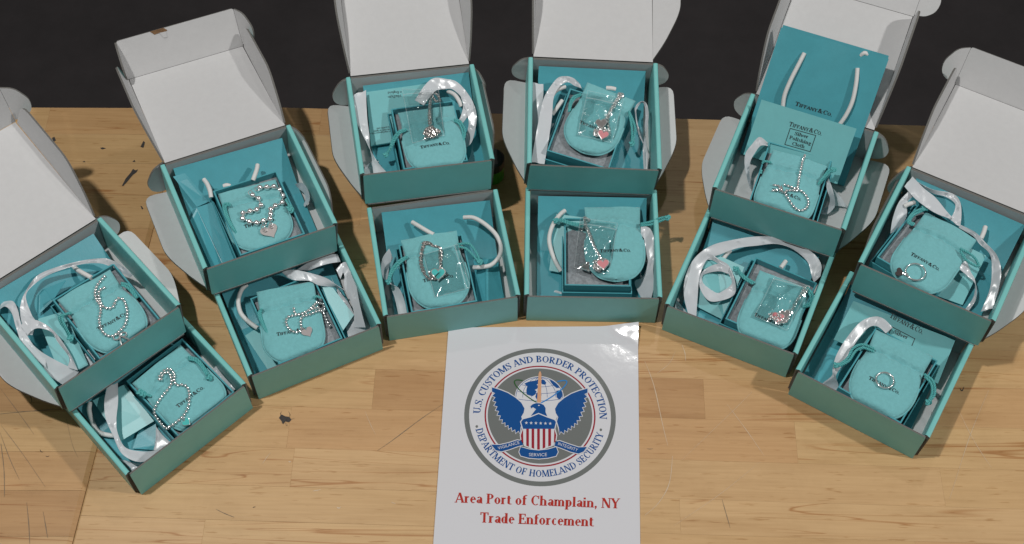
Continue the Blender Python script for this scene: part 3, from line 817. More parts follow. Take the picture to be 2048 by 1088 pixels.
PO = dict(A=((410, 418), (790, 200), .094), B=((330, 375), (690, 92), .094), C=((395, 425), (830, 315), .0854), D=((355, 320), (725, 248), .097), E=((520, 400), (1080, 325), .094),
          F=((325, 372), (680, 310), .098), G=((620, 150), (1100, 335), .0914), H=((580, 182), (980, 182), .100), I=((445, 310), (905, 450), .094), J=((665, 350), (985, 472), .094),
          K=((520, 335), (875, 530), .098), L=((555, 350), (850, 490), .099))
PZ = dict(C=.0342)
pouch = {}
def pouch_build(n):
    tl, tr, L = PO[n]
    z0 = PZ.get(n, .0385)
    a = loc(n, *tl, z0 + .006); b = loc(n, *tr, z0 + .006)
    Wd = np.linalg.norm(b - a); yw = math.atan2(b[1] - a[1], b[0] - a[0])
    c = (a + b) / 2
    rr = random.Random(n)
    ph = [rr.uniform(0, 6.28) for _ in range(8)]
    if n == 'G': bend = 0.0
    def half(v):
        if v < .27: h = .5 - .012 * math.sin(v / .27 * math.pi / 2)
        elif v < .5: t = (v - .27) / .23; h = .488 + .035 * (3 * t * t - 2 * t ** 3)
        elif v < .60: h = .523
        else: h = .523 * max(0.0, 1 - ((v - .60) / .40) ** 2.5) ** (1 / 2.2)
        return h * Wd
    def top(u, v):
        """u -1..1 across, v 0..1 from the mouth down"""
        body = .0050 * (1 - abs(u) ** 2.6) ** .6 if abs(u) < 1 else 0
        if v > .9: body *= math.sqrt(max(0, (1 - v) / .1)) * .75 + .25
        if v < .25: body *= .55 + .45 * v / .25
        dv = .012 * math.sin(u * 3.1 + ph[4])
        neck = -.0028 * math.exp(-((v - .275 - dv) / .020) ** 2) + .0012 * math.exp(-((v - .225 - dv) / .022) ** 2) - .0010 * math.exp(-((v - .325 - dv) / .013) ** 2) * (.5 + .5 * math.sin(u * 7 + ph[5]))
        gath = .0010 * math.sin(u * 15 + ph[0] + 2 * math.sin(v * 9)) * math.exp(-((v - .31) / .085) ** 2)
        cr = (u * math.cos(ph[6]) + (v - .6) * 1.6 * math.sin(ph[6])) - .15 * math.sin(ph[7])
        gath += -.0009 * math.exp(-(cr / .05) ** 2) * max(0.0, 1 - abs(v - .62) / .38) * max(0.0, 1 - abs(u)) ** .5
        wav = .0015 * math.sin(u * 2.3 + ph[1] + v * 2) * (1 - abs(u)) + .0006 * math.sin(v * 9 + ph[2] + u * 2.5)
        return z0 + .0022 + body + neck + gath + wav
    drop = [0.0]
    def place(u, v):
        x = u * half(v) * (1 + .012 * math.sin(v * 11 + ph[3])); y = -v * L
        X_, Y_ = c[0] + x * math.cos(yw) - y * math.sin(yw), c[1] + x * math.sin(yw) + y * math.cos(yw)
        e = .013 - Y_
        drop[0] = 0.0
        if e > 0: Y_ = .013 - .006 * (1 - math.exp(-e / .006)); drop[0] = max(0.0, e - (.013 - Y_)) * 1.0 + .15 * e
        return X_, Y_
    nu, nv = 29, 46
    V = []
    us = np.linspace(-1, 1, nu)
    us = np.sign(us) * (1 - (1 - np.abs(us)) ** 1.3)
    for s in (1, 0):
        for j in range(nv):
            v = min(j / (nv - 1), .9975)
            for u in us:
                x, y = place(u, v)
                z = top(u, v) if s else z0 + .0003
                if s == 1 and (abs(u) == 1 or j in (0,)): z = z0 + .0016
                z -= drop[0]
                V.append((x, y, z))
    o = nu * nv
    F = []
    for j in range(nv - 1):
        for i in range(nu - 1):
            q = (j * nu + i, (j + 1) * nu + i, (j + 1) * nu + i + 1, j * nu + i + 1)
            F.append(q); F.append(tuple(x + o for x in q[::-1]))
    rim = [i for i in range(nu)] + [j * nu + nu - 1 for j in range(1, nv)] + [(nv - 1) * nu + i for i in range(nu - 2, -1, -1)] + [j * nu for j in range(nv - 2, 0, -1)]
    for i in range(len(rim)):
        p, q = rim[i], rim[(i + 1) % len(rim)]
        F.append((p, q, q + o, p + o))
    th = Thing('drawstring_pouch', 'teal suede drawstring pouch ' + WHO[n].replace('grey pad bare', 'lying askew').replace('with', 'under', 1).replace('its bag', 'its plastic bag'), 'pouch',
               FM[n], (c[0] + math.sin(yw) * L / 2, c[1] - math.cos(yw) * L / 2, z0), yw, 'drawstring pouches')
    th.part('bag', (V, F), 'pouch', smooth=True)
    # hem: a doubled lower edge
    P = [(*place(s, v), z0 + .0012 - drop[0]) for s, v in [(-1, .45), (-1, .55), (-1, .65), (-1, .75), (-1, .84), (-1, .91), (-1, .96), (-.6, .9965), (0, .9975), (.6, .9965), (1, .96), (1, .91), (1, .84), (1, .75), (1, .65), (1, .55), (1, .45)]]
    th.part('hem', tube(spline(P, 4), .0011, 6), 'pouch', smooth=True)
    # lettering
    cap = .0043
    txt = 'TIFFANY & CO.'
    wt = width('TIFFANY', .78) + width('&') * .9 + width('CO.', .78) + .1
    tw = .0345
    sc = tw / wt
    vv = .655
    def fn(u, v, z):
        x = -tw / 2 + u * sc; y = -vv * L + v * cap
        v2 = -y / L; hw2 = half(v2); uu = x / hw2
        X, Y = place(uu, v2)
        return (X, Y, top(uu, v2) + .00045 + z - drop[0])
    off = [0.0]
    gs = []
    for word, sm in (('TIFFANY', .78), ('&', None), ('CO.', .78)):
        o0 = off[0]
        gs.append(serif(word, lambda u, v, z, o0=o0: fn(u + o0, v, z), K=.19, N=.10, small=sm))
        off[0] += width(word, sm) + .03
    th.part('lettering', merge(*gs), 'ink')
    pouch[n] = dict(th=th, place=place, top=top, c=c, yaw=yw, L=L, half=half, z0=z0)
    return th
for n in PO: pouch_build(n)
def zsurf(n, p):
    """height of whatever lies under a point of box n: pouch, rim or pad"""
    P = pouch[n]
    d = np.array([p[0] - P['c'][0], p[1] - P['c'][1]]); a = P['yaw']
    x = d[0] * math.cos(a) + d[1] * math.sin(a); y = -d[0] * math.sin(a) + d[1] * math.cos(a)
    v = -y / P['L']
    if 0 <= v <= .995:
        h = P['half'](v)
        if h > 0 and abs(x) < h: return max(P['top'](x / h, v), GZ if False else 0)
    g = p[:2] - gcen[n][:2]; a = gyaw[n]
    gx = abs(g[0] * math.cos(a) + g[1] * math.sin(a)); gy = abs(-g[0] * math.sin(a) + g[1] * math.cos(a))
    if gx < GW / 2 - .0016 and gy < GL / 2 - .0016: return .034
    if gx < GW / 2 and gy < GL / 2: return GZ
    return .012

# drawstrings
CORDS = dict(
 A=([[(520, 525, .046), (470, 540, .046), (430, 556, .044), (442, 600, .04), (478, 650, .036), (500, 700, .033)], [(515, 532, .045), (455, 555, .044), (470, 620, .042), (505, 690, .034)]], [(512, 712, .033)],
    [[(878, 312, .046), (930, 325, .046), (968, 370, .044), (998, 418, .041)], [(880, 325, .045), (925, 345, .0455), (965, 390, .043), (990, 420, .041)]], []),
 B=([[(480, 480, .045), (430, 462, .045)]], [(422, 466, .0455), (398, 452, .045)], [[(748, 198, .047), (808, 208, .047), (850, 250, .0465), (895, 320, .046)], [(752, 212, .046), (800, 222, .0465), (842, 262, .046), (885, 325, .0455)]], [(902, 345, .046)]),
 C=([[(490, 515, .043), (440, 522, .043), (452, 590, .042), (488, 670, .041), (525, 722, .040)], [(492, 525, .042), (455, 535, .042), (468, 600, .0415), (500, 672, .041), (535, 735, .0395)]], [], [[(905, 480, .043), (922, 510, .043), (940, 545, .043)]], [(946, 563, .0425), (935, 545, .042)]),
 D=([[(398, 440, .046), (375, 470, .044), (400, 540, .043), (440, 612, .042)], [(392, 445, .045), (388, 480, .044), (412, 550, .043), (450, 620, .042)]], [(462, 632, .0415)], [[(775, 372, .046), (745, 360, .046), (728, 372, .045)]], []),
 E=([[(608, 588, .047), (535, 608, .047), (482, 670, .042), (448, 760, .036), (415, 828, .030)], [(600, 600, .046), (545, 622, .046), (495, 690, .041), (440, 800, .032)]], [(405, 838, .029)],
    [[(1080, 492, .047), (1142, 510, .047), (1188, 600, .044), (1172, 700, .040)], [(1085, 505, .046), (1130, 530, .046), (1165, 610, .043), (1168, 690, .040)]], []),
 F=([[(368, 488, .046), (312, 520, .046), (265, 575, .042), (246, 640, .038)], [(362, 498, .045), (322, 530, .045), (272, 590, .041), (252, 645, .037)]], [(245, 650, .037)],
    [[(688, 413, .047), (760, 408, .047), (806, 460, .045), (830, 515, .043)], [(690, 425, .046), (745, 440, .046), (795, 490, .044), (822, 520, .043)]], [(832, 526, .0425)]),
 G=([[(556, 288, .046), (485, 312, .045), (448, 370, .043), (434, 462, .041)], [(552, 298, .045), (498, 325, .044), (460, 380, .042), (442, 455, .041)]], [],
    [[(1028, 455, .047), (1072, 560, .046), (1088, 645, .042), (1066, 762, .036)], [(1028, 465, .046), (1050, 570, .045), (1058, 660, .042), (1055, 755, .036)]], [(1058, 778, .035)]),
 H=([[(565, 322, .046), (490, 312, .047), (410, 286, .046), (378, 294, .045)], [(565, 335, .045), (480, 322, .046), (410, 298, .045), (380, 300, .044)]], [(368, 294, .045)],
    [[(985, 318, .047), (1060, 302, .050), (1120, 278, .053), (1165, 268, .055)], [(985, 330, .046), (1065, 322, .049), (1125, 298, .052), (1168, 280, .055)]], [(1180, 273, .056)]),
 I=([[(432, 442, .046), (376, 428, .046), (352, 445, .044)], [(350, 505, .041), (340, 518, .040), (345, 530, .04)]], [], [[(822, 622, .046), (868, 560, .047), (910, 508, .048), (955, 492, .049)], [(840, 612, .045), (880, 560, .046), (920, 520, .047), (945, 508, .049)]], [(948, 500, .049)]),
 J=([[(632, 440, .046), (582, 410, .045), (535, 368, .044)], [(622, 446, .045), (575, 418, .044), (530, 372, .043)]], [(518, 356, .044)], [[(950, 468, .047), (985, 515, .046), (978, 570, .043), (922, 588, .041)], [(945, 478, .046), (970, 520, .045), (968, 560, .043), (925, 580, .041)]], []),
 K=([[(432, 442, .045), (396, 425, .044), (418, 370, .0445), (480, 335, .046), (530, 340, .046)], [(440, 435, .044), (408, 420, .044), (430, 378, .044), (490, 345, .045)]], [(505, 328, .046)],
    [[(748, 603, .047), (800, 628, .047), (850, 668, .045), (880, 722, .042)], [(752, 618, .046), (790, 680, .045), (860, 722, .042), (880, 715, .042)]], []),
 L=([[(542, 462, .047), (480, 438, .047), (430, 458, .045), (400, 510, .043), (352, 545, .041)], [(538, 475, .046), (485, 455, .046), (445, 470, .044), (410, 520, .042), (360, 550, .041)]], [(344, 545, .041)],
    [[(800, 592, .047), (845, 628, .046), (854, 690, .043), (828, 732, .038)], [(803, 605, .046), (835, 640, .045), (840, 690, .042), (822, 730, .038)]], [(820, 738, .037)]))
for n, (lc, lk, rc, rk) in CORDS.items():
    th = pouch[n]['th']
    for cs, ks in ((lc, lk), (rc, rk)):
        gs = [rope(spline(path(n, c), 6), .0014, .0044) for c in cs] + [knot(loc(n, *k), .0030) for k in ks]
        th.part('drawstring', merge(*gs), 'cord', smooth=True)

# ================================================================== shopping bags, cords, cards
def bagz(y): return .0035 + .0335 * max(0.0, (y - .070) / .070) ** 1.6
def shopping_bag(n, xc, yb, yawd, W=.126, L=.138, handles=(), flaps=(), folds=(), label=''):
    """flat folded paper bag, its mouth raised against the back wall"""
    th = Thing('shopping_bag', label, 'shopping bag', FM[n], (xc, yb - L / 2, .0025), R(yawd), 'folded teal shopping bags')
    a = R(yawd); ny = 16
    def pt(x, t, dz):
        X = xc + x * math.cos(a) - (-t * L) * math.sin(a); Y = yb + x * math.sin(a) + (-t * L) * math.cos(a)
        return (X, Y, bagz(Y) + dz)
    V = []; F = []
    for s, dz in ((0, .0030), (1, 0.0)):
        for j in range(ny + 1):
            for i in range(5): V.append(pt(W * (i / 4 - .5), j / ny, dz))
    o = 5 * (ny + 1)
    for j in range(ny):
        for i in range(4):
            q = (j * 5 + i, (j + 1) * 5 + i, (j + 1) * 5 + i + 1, j * 5 + i + 1)
            F.append(q); F.append(tuple(x + o for x in q[::-1]))
        for i in (0, 4): F.append((j * 5 + i, (j + 1) * 5 + i, (j + 1) * 5 + i + o, j * 5 + i + o))
    F += [(i, i + 1, i + 1 + o, i + o) for i in range(4)] + [(ny * 5 + i, ny * 5 + i + 1, ny * 5 + i + 1 + o, ny * 5 + i + o) for i in range(4)]
    th.part('body', (V, F), 'bag', smooth=True)
    # folded gusset and base: panels lying on the bag
    V = []; F = []
    for k, (poly, lift) in enumerate(flaps):
        q = []
        for x, t in poly: q.append(np.array(pt(x * W, t, .0034 + lift)))
        k0 = len(q)
        vv = q + [p - np.array([0, 0, .0003]) for p in q]
        ff = [tuple(range(k0))[::-1], tuple(range(k0, 2 * k0))] + [(i, (i + 1) % k0, (i + 1) % k0 + k0, i + k0) for i in range(k0)]
        th.part('folded_panel', (vv, ff), 'bag')
    for poly in folds:
        q = path(n, poly); k0 = len(q)
        a_ = sum(p[0] * r_[1] - r_[0] * p[1] for p, r_ in zip(q, q[1:] + q[:1]))
        if a_ < 0: q = q[::-1]
        vv = q + [p - np.array([0, 0, .0004]) for p in q]
        ff = [tuple(range(k0)), tuple(range(2 * k0 - 1, k0 - 1, -1))] + [(i, i + k0, (i + 1) % k0 + k0, (i + 1) % k0) for i in range(k0)]
        th.part('folded_panel', (vv, ff), 'bag')
    for h in handles:
        P = spline(path(n, h), 6)
        th.part('cord_handle', tube(P, .0026, 8), 'rope', smooth=True)
    return th
stdflap = [([(-.5, .42), (.5, .42), (.5, 1), (-.5, 1)], .0006)]
triflap = [([(-.5, .40), (.5, .40), (.5, 1), (-.5, 1)], .0004), ([(-.46, .46), (-.18, .46), (-.30, 1), (-.48, 1)], .0009), ([(.46, .46), (.18, .46), (.30, 1), (.48, 1)], .0009)]
gz = .042
shopping_bag('A', -.003, .1425, -1, folds=[[(285, 400, .030), (330, 350, .034), (480, 290, .036), (385, 440, .026), (280, 540, .022)]], handles=[[(532, 188, .030), (560, 215, .034), (610, 245, .038), (665, 275, .040)]], flaps=stdflap, label='folded dark teal shopping bag under the bow charm bracelet box')
shopping_bag('B', -.004, .1415, 1, handles=[[(40, 520, .030), (30, 580, .026), (55, 670, .020), (100, 740, .016), (190, 765, .014), (260, 760, .012)]], flaps=stdflap, label='folded dark teal shopping bag in the lowest left box')
shopping_bag('C', 0.0, .1425, -1.5, handles=[[(293, 335, .034), (318, 370, .036), (338, 420, .038), (348, 470, .036)], [(695, 225, .040), (690, 255, .041), (675, 300, .042), (660, 340, .040)], [(440, 385, .038), (465, 378, .039), (490, 385, .038)]],
             flaps=stdflap, folds=[[(238, 545, .022), (365, 500, .029), (575, 930, .016), (440, 970, .008)], [(238, 548, .022), (436, 970, .008), (352, 1002, .014), (190, 640, .018)], [(60, 312, .0405), (150, 285, .042), (330, 500, .027), (240, 540, .023)]], label='folded dark teal shopping bag under the large bead bracelet box')
shopping_bag('D', -.004, .142, 0, handles=[[(300, 285, .034), (265, 320, .034), (245, 390, .032), (262, 470, .028), (320, 530, .026), (370, 565, .026)]], flaps=stdflap, label='folded dark teal shopping bag in the box with the bunched bead bracelet')
shopping_bag('E', .006, .1425, 1.0, handles=[[(1020, 210, .040), (1085, 245, .043), (1130, 310, .043), (1150, 360, .04)]], flaps=stdflap, label='folded dark teal shopping bag beneath the upside down card')
shopping_bag('F', .003, .1425, -1.5, handles=[[(398, 270, .040), (440, 295, .042), (490, 325, .044), (535, 350, .044)], [(728, 240, .040), (790, 242, .044), (860, 280, .046), (930, 345, .046), (965, 420, .044), (955, 490, .038), (900, 545, .034), (830, 558, .034), (790, 560, .032)]],
             flaps=stdflap, folds=[[(790, 515, .022), (868, 508, .030), (872, 790, .018), (815, 790, .010)], [(868, 508, .030), (942, 500, .022), (988, 770, .010), (873, 790, .018)]], label='folded dark teal shopping bag with a long looped white cord, beside the teal heart necklace')
shopping_bag('G', 0.0, .1425, 0, handles=[[(805, 228, .042), (850, 230, .043), (895, 240, .042)], [(395, 215, .040), (340, 235, .042), (300, 260, .042), (270, 300, .040)], [(370, 350, .036), (320, 420, .034), (270, 490, .030)]], flaps=stdflap, label='folded dark teal shopping bag behind the wide left ribbon of the rear middle box')
shopping_bag('H', .002, .1425, 0, handles=[[(435, 222, .040), (395, 255, .041), (345, 330, .040), (320, 430, .034), (340, 530, .028), (375, 610, .024), (405, 660, .020)]], flaps=triflap, label='folded dark teal shopping bag in the box with the uncovered grey pad')
shopping_bag('J', -.003, .1425, 2, handles=[[(485, 245, .038), (460, 270, .038), (440, 300, .036)], [(820, 310, .040), (805, 330, .041), (790, 350, .041)]], flaps=stdflap, label='folded dark teal shopping bag behind the coiled ribbon')
shopping_bag('K', .002, .1425, -1, handles=[[(920, 455, .038), (908, 495, .039), (890, 535, .038)], [(440, 290, .042), (400, 300, .042), (370, 315, .04)]], flaps=stdflap, label='folded dark teal shopping bag in the far right box')
shopping_bag('L', -.006, .1425, 0.5, handles=[], flaps=stdflap, label='folded dark teal shopping bag in the lowest right box')

# bag standing in box I
def leaning(n, p0, p1, W, xc, yawd=0.0):
    """frame of a flat thing leaning from p0=(y,z) at its foot to p1 at its top"""
    d = np.array([0, p1[0] - p0[0], p1[1] - p0[1]]); H = np.linalg.norm(d); Y = d / H
    X = np.array([math.cos(R(yawd)), math.sin(R(yawd)), 0]); X = X - Y * (X @ Y); X /= np.linalg.norm(X)
    return np.array([xc, p0[0], p0[1]]), X, Y, np.cross(X, Y), H
O, X, Y, Nn, H = leaning('I', (.096, .0040), (.2015, .1130), .124, -.0035)
th = Thing('shopping_bag', 'dark teal shopping bag with white cord handles standing upright against a lid', 'shopping bag', FM['I'], (O[0], O[1], .0025), 0)
hw = .0625
th.part('back_panel', prism([(-hw + .001, .0005), (hw - .001, .0005), (hw - .001, H + .003), (-hw + .001, H + .003)], O - Nn * .0042, X, Y, .0004), 'bag')
nn_ = 18
A = [O + X * (-hw + 2 * hw * i / nn_) + Y * (H + .0012 * math.sin(i * .9)) + Nn * (.0012 * math.sin(i * .55) * (1 if 0 < i < nn_ else 0)) for i in range(nn_ + 1)]
V = []; F = []
rows = 14
for j in range(rows + 1):
    t = j / rows
    for i in range(nn_ + 1):
        b0 = O + X * (-hw + 2 * hw * i / nn_)
        tt = max(0, (t - .6) / .4) ** 2
        V.append(b0 + (A[i] - b0) * t * 1.0 if tt else b0 + Y * H * t)
        V[-1] = b0 + Y * H * t + (A[i] - b0 - Y * H) * tt
F = [(j * (nn_ + 1) + i, j * (nn_ + 1) + i + 1, (j + 1) * (nn_ + 1) + i + 1, (j + 1) * (nn_ + 1) + i) for j in range(rows) for i in range(nn_)]
th.part('front_panel', (V, F), 'bag', smooth=True)
for s in (-1, 1):
    q = [O + X * s * hw, O + X * s * (hw - .001) - Nn * .0042, O + X * s * (hw - .001) - Nn * .0042 + Y * H, O + X * s * hw + Y * H]
    th.part('gusset', (q, [(0, 1, 2, 3)]), 'bag')
def onbag(x, y, up):   # region view (1370,0,2.0925) -> point on the leaning bag plane, lifted
    c, d = ray(1370 + x / 2.0925, y / 2.0925)
    a = FI['I'][:3, :3] @ c + FI['I'][:3, 3]; b = FI['I'][:3, :3] @ d
    s = ((O + Nn * up - a) @ Nn) / (b @ Nn)
    return a + s * b
for h in ([(500, 222, .0012), (478, 265, .0034), (440, 340, .005), (415, 405, .005), (408, 470, .004)], [(722, 285, .0012), (716, 350, .0036), (700, 425, .005), (672, 485, .005), (640, 530, .004)], [(735, 232, -.001), (752, 222, .0005), (768, 232, -.002)]):
    th.part('cord_handle', tube(spline([onbag(*p) for p in h], 6), .0025, 8), 'rope', smooth=True)
tw = .036; cap = .0047
base0 = onbag(540, 456, 0); bx = (base0 - O) @ X; by = (base0 - O) @ Y
off = 0; gs = []
wt = width('TIFFANY', .78) + width('&') + width('CO.', .78) + .1
sc = .044 / wt
for word, sm in (('TIFFANY', .78), ('&', None), ('CO.', .78)):
    gs.append(serif(word, lambda u, v, z, o0=off: O + X * (bx - .022 + (u + o0) * sc) + Y * (by - cap / 2 + v * cap) + Nn * (.0004 + z), K=.19, N=.1, small=sm)); off += width(word, sm) + .04
th.part('lettering', merge(*gs), 'ink')

# cards
def card(n, pts, label, lz=None, th=.0008, m='note', name='paper_card'):
    P = [loc(n, *p) if len(p) == 3 else loc(n, p[0], p[1], lz) for p in pts]
    a = sum(p[0] * q[1] - q[0] * p[1] for p, q in zip(P, P[1:] + P[:1]))
    if a < 0: P = P[::-1]
    k = len(P)
    V = P + [p - np.array([0, 0, th]) for p in P]
    F = [tuple(range(k)), tuple(range(2 * k - 1, k - 1, -1))] + [(i, i + k, (i + 1) % k + k, (i + 1) % k) for i in range(k)]
    c = sum(P) / k
    yw = math.atan2(P[1][1] - P[0][1], P[1][0] - P[0][0])
    t = Thing(name, label, 'card', FM[n], (c[0], c[1], c[2] - th), yw)
    t.part('sheet', (V, F), m)
    return t
card('A', [(275, 572, .030), (470, 515, .030), (640, 905, .022), (583, 935, .022), (440, 985, .018)], 'light teal card beside the bow charm bracelet, inside a ribbon loop')
cb = card('B', [(55, 512, .034), (290, 392, .034), (500, 660, .022), (258, 806, .018)], 'light teal card under a grey white ribbon in the lowest left box')
card('B', [(345, 860, .012), (385, 742, .014), (515, 655, .016), (515, 835, .012), (500, 870, .012)], 'dark teal folded paper below the light card in the lowest left box', m='bag')
card('D', [(780, 295, .036), (850, 305, .036), (985, 480, .026), (900, 600, .020), (870, 520, .024)], 'teal card between the gift box and ribbon left of the sign', m='note')
card('D', [(288, 612, .016), (366, 562, .018), (500, 815, .014), (440, 838, .012)], 'teal paper flap beside the left edge of a gift box near the ink blot', m='note')
ce = card('E', [(212, 218, .037), (860, 128, .039), (905, 640, .020), (256, 748, .016)], 'light teal card printed upside down, at the back of a left middle box', th=.002)
card('H', [(372, 246, .038), (605, 276, .039), (560, 700, .016), (320, 656, .016)], 'light teal card behind the uncovered grey pad box')
card('J', [(300, 330, .036), (395, 265, .040), (570, 345, .040), (450, 668, .014), (278, 580, .014)], 'light teal card under the coiled ribbon')
card('K', [(598, 925, .014), (765, 985, .012), (925, 650, .032), (800, 590, .036)], 'light teal card right of the heart tag ring, under a pouch cord')
cl = card('L', [(330, 412, .024), (432, 212, .040), (960, 415, .040), (870, 640, .020)], 'light teal cloth card half hidden by a ribbon in the lowest right box')
# polishing cloth card leaning in box I
O2, X2, Y2, N2, H2 = leaning('I', (.080, .0245), (.1275, .0700), .112, -.0045)
tc_ = Thing('paper_card', 'light teal silver polishing cloth card leaning on the upright shopping bag', 'card', FM['I'], (O2[0], O2[1], O2[2]), 0)
hw2 = .0555
tc_.part('sheet', prism([(-hw2, 0), (hw2, 0), (hw2, H2), (-hw2, H2)], O2, X2, Y2, .0016), 'note')
def plane_pt(n, O_, N_, x, y, up=0.0):
    v = VIEW[n]; c, d = ray(v[0] + x / v[2], v[1] + y / v[2])
    a = FI[n][:3, :3] @ c + FI[n][:3, 3]; b = FI[n][:3, :3] @ d
    return a + ((O_ + N_ * up - a) @ N_) / (b @ N_) * b
def label_on(n, O_, X_, Y_, N_, text, p0, p1, cap, small=None, K=.16, N=.09):
    """lettering on a plane between two spots of the photograph (baseline ends)"""
    a = plane_pt(n, O_, N_, *p0); b = plane_pt(n, O_, N_, *p1)
    d = b - a; L = np.linalg.norm(d); d /= L; u = np.cross(N_, d)
    gs = []; off = 0
    words = text if isinstance(text, list) else [text]
    wt = sum(width(t, small if t != '&' else None) for t in words) + .05 * (len(words) - 1)
    for t in words:
        sm = small if t != '&' else None
        gs.append(serif(t, lambda x, y, z, o0=off: a + d * (x + o0) * L / wt + u * y * cap + N_ * (.0003 + z), K=K, N=N, small=sm)); off += width(t, sm) + .05
    return merge(*gs)
def frame_lines(n, O_, N_, quad, wd):
    P = [plane_pt(n, O_, N_, *q) + N_ * .0003 for q in quad]
    gs = []
    for a, b in zip(P, P[1:] + P[:1]):
        d = (b - a) / np.linalg.norm(b - a); u = np.cross(N_, d) * wd / 2
        gs.append(([a - u - d * wd / 2, b - u + d * wd / 2, b + u + d * wd / 2, a + u - d * wd / 2], [(0, 1, 2, 3)]))
    gs = [([v + N_ * 1.5e-5 * i for v in g[0]], g[1]) for i, g in enumerate(gs)]
    return merge(*gs)
T3 = ['TIFFANY', '&', 'CO.']
tc_.part('lettering', merge(label_on('I', O2, X2, Y2, N2, T3, (575, 132), (850, 214), .0050, .8), label_on('I', O2, X2, Y2, N2, 'Silver', (622, 208), (738, 238), .0040),
                            label_on('I', O2, X2, Y2, N2, 'Polishing', (578, 240), (760, 294), .0040), label_on('I', O2, X2, Y2, N2, 'Cloth', (600, 292), (706, 320), .0040)), 'ink')
tc_.part('printed_frame', frame_lines('I', O2, N2, [(588, 153), (802, 213), (755, 348), (543, 288)], .0007), 'ink')
# print on the card of box L
def card_plane(n, pts):
    P = [loc(n, *p) for p in pts]
    N_ = np.cross(P[2] - P[0], P[3] - P[1]); N_ /= np.linalg.norm(N_)
    if N_[2] < 0: N_ = -N_
    return sum(P) / len(P), N_
OL, NL = card_plane('L', [(330, 412, .024), (432, 212, .040), (960, 415, .040), (870, 640, .020)])
cl.part('lettering', label_on('L', OL, None, None, NL, T3, (616, 296), (788, 386), .0060, .8), 'ink')
cl.part('lettering', label_on('L', OL, None, None, NL, 'Silver', (638, 380), (712, 412), .0045), 'ink')
cl.part('printed_frame', frame_lines('L', OL, NL, [(632, 346), (750, 408), (724, 470), (600, 420)], .0007), 'ink')
OE, NE = card_plane('E', [(212, 218, .037), (860, 128, .039), (905, 640, .020), (256, 748, .016)])
def sans_on(n, O_, N_, text, p0, p1, cap):
    a = plane_pt(n, O_, N_, *p0); b = plane_pt(n, O_, N_, *p1); d = b - a; u = np.cross(N_, d / np.linalg.norm(d))
    return sans(text, lambda x, y, z: a + d * x + u * y * cap + N_ * .0004)
ce.part('lettering', merge(sans_on('E', OE, NE, '10x7cm', (560, 243), (425, 258), .0033), sans_on('E', OE, NE, 'n England', (560, 208), (424, 216), .0033)), 'ink')
ce.part('lettering', merge(sans_on('E', OE, NE, 'ure impregnated with a', (460, 598), (248, 625), .0021), sans_on('E', OE, NE, 'new made to lightly', (455, 578), (282, 600), .0021),
                           sans_on('E', OE, NE, 'use polish with', (448, 556), (312, 573), .0021)), 'ink')
OB, NB_ = card_plane('B', [(55, 512, .034), (290, 392, .034), (500, 660, .022), (258, 806, .018)])
cb.part('lettering', label_on('B', OB, None, None, NB_, 'A', (437, 622), (456, 610), .0040, K=.12), 'ink')
cb.part('lettering', label_on('B', OB, None, None, NB_, 'M', (446, 646), (474, 628), .0040, K=.12), 'ink')

# ================================================================== ribbons
def ribbon(n, A, B, label, n_sub=7):
    PA = spline(path(n, A), n_sub); PB = spline(path(n, B), n_sub)
    c = (PA.mean(0) + PB.mean(0)) / 2; c[2] = min(PA[:, 2].min(), PB[:, 2].min())
    return strip(PA, PB), c
def ribbons(n, label, *pieces):
    th = None; gs = []
    for A, B in pieces: gs.append(ribbon(n, A, B, label))
    c = sum(g[1] for g in gs) / len(gs); c[2] = min(g[1][2] for g in gs)
    th = Thing('satin_ribbon', label, 'ribbon', FM[n], c, 0, 'white satin ribbons')
    for g_, _ in gs: th.part('ribbon_length', g_, 'satin', smooth=True)
ribbons('A', 'white satin ribbon knotted in loops at the left of the bow charm bracelet',
    ([(145, 490, .040), (172, 400, .044), (262, 265, .046), (400, 200, .047), (580, 152, .048), (720, 133, .047), (795, 140, .045), (890, 190, .040), (968, 258, .034)],
     [(235, 555, .036), (188, 412, .044), (240, 330, .043), (360, 250, .044), (570, 180, .045), (705, 168, .044), (775, 182, .040), (850, 215, .034), (940, 270, .030)]),
    ([(145, 490, .040), (150, 570, .040), (165, 640, .041), (185, 690, .043)], [(232, 550, .036), (258, 590, .036), (250, 640, .038), (235, 690, .042)]),
    ([(-20, 520, .036), (35, 482, .044), (85, 530, .046), (118, 640, .046), (180, 790, .040), (335, 925, .030)], [(20, 450, .034), (92, 444, .040), (130, 510, .042), (158, 620, .044), (240, 760, .042), (330, 860, .034)]),
    ([(150, 625, .044), (185, 588, .046), (270, 583, .047), (370, 640, .046), (440, 722, .042), (512, 835, .034), (565, 945, .026)], [(200, 690, .045), (235, 655, .046), (285, 640, .046), (372, 668, .044), (420, 742, .038), (500, 850, .030), (490, 925, .024)]),
    ([(170, 690, .046), (285, 800, .040), (420, 880, .030), (575, 955, .020)], [(160, 745, .044), (210, 850, .036), (330, 962, .024), (470, 1060, .014)]),
    ([(640, 790, .020), (690, 870, .016), (640, 930, .014)], [(600, 850, .016), (595, 920, .012), (560, 960, .012)]))
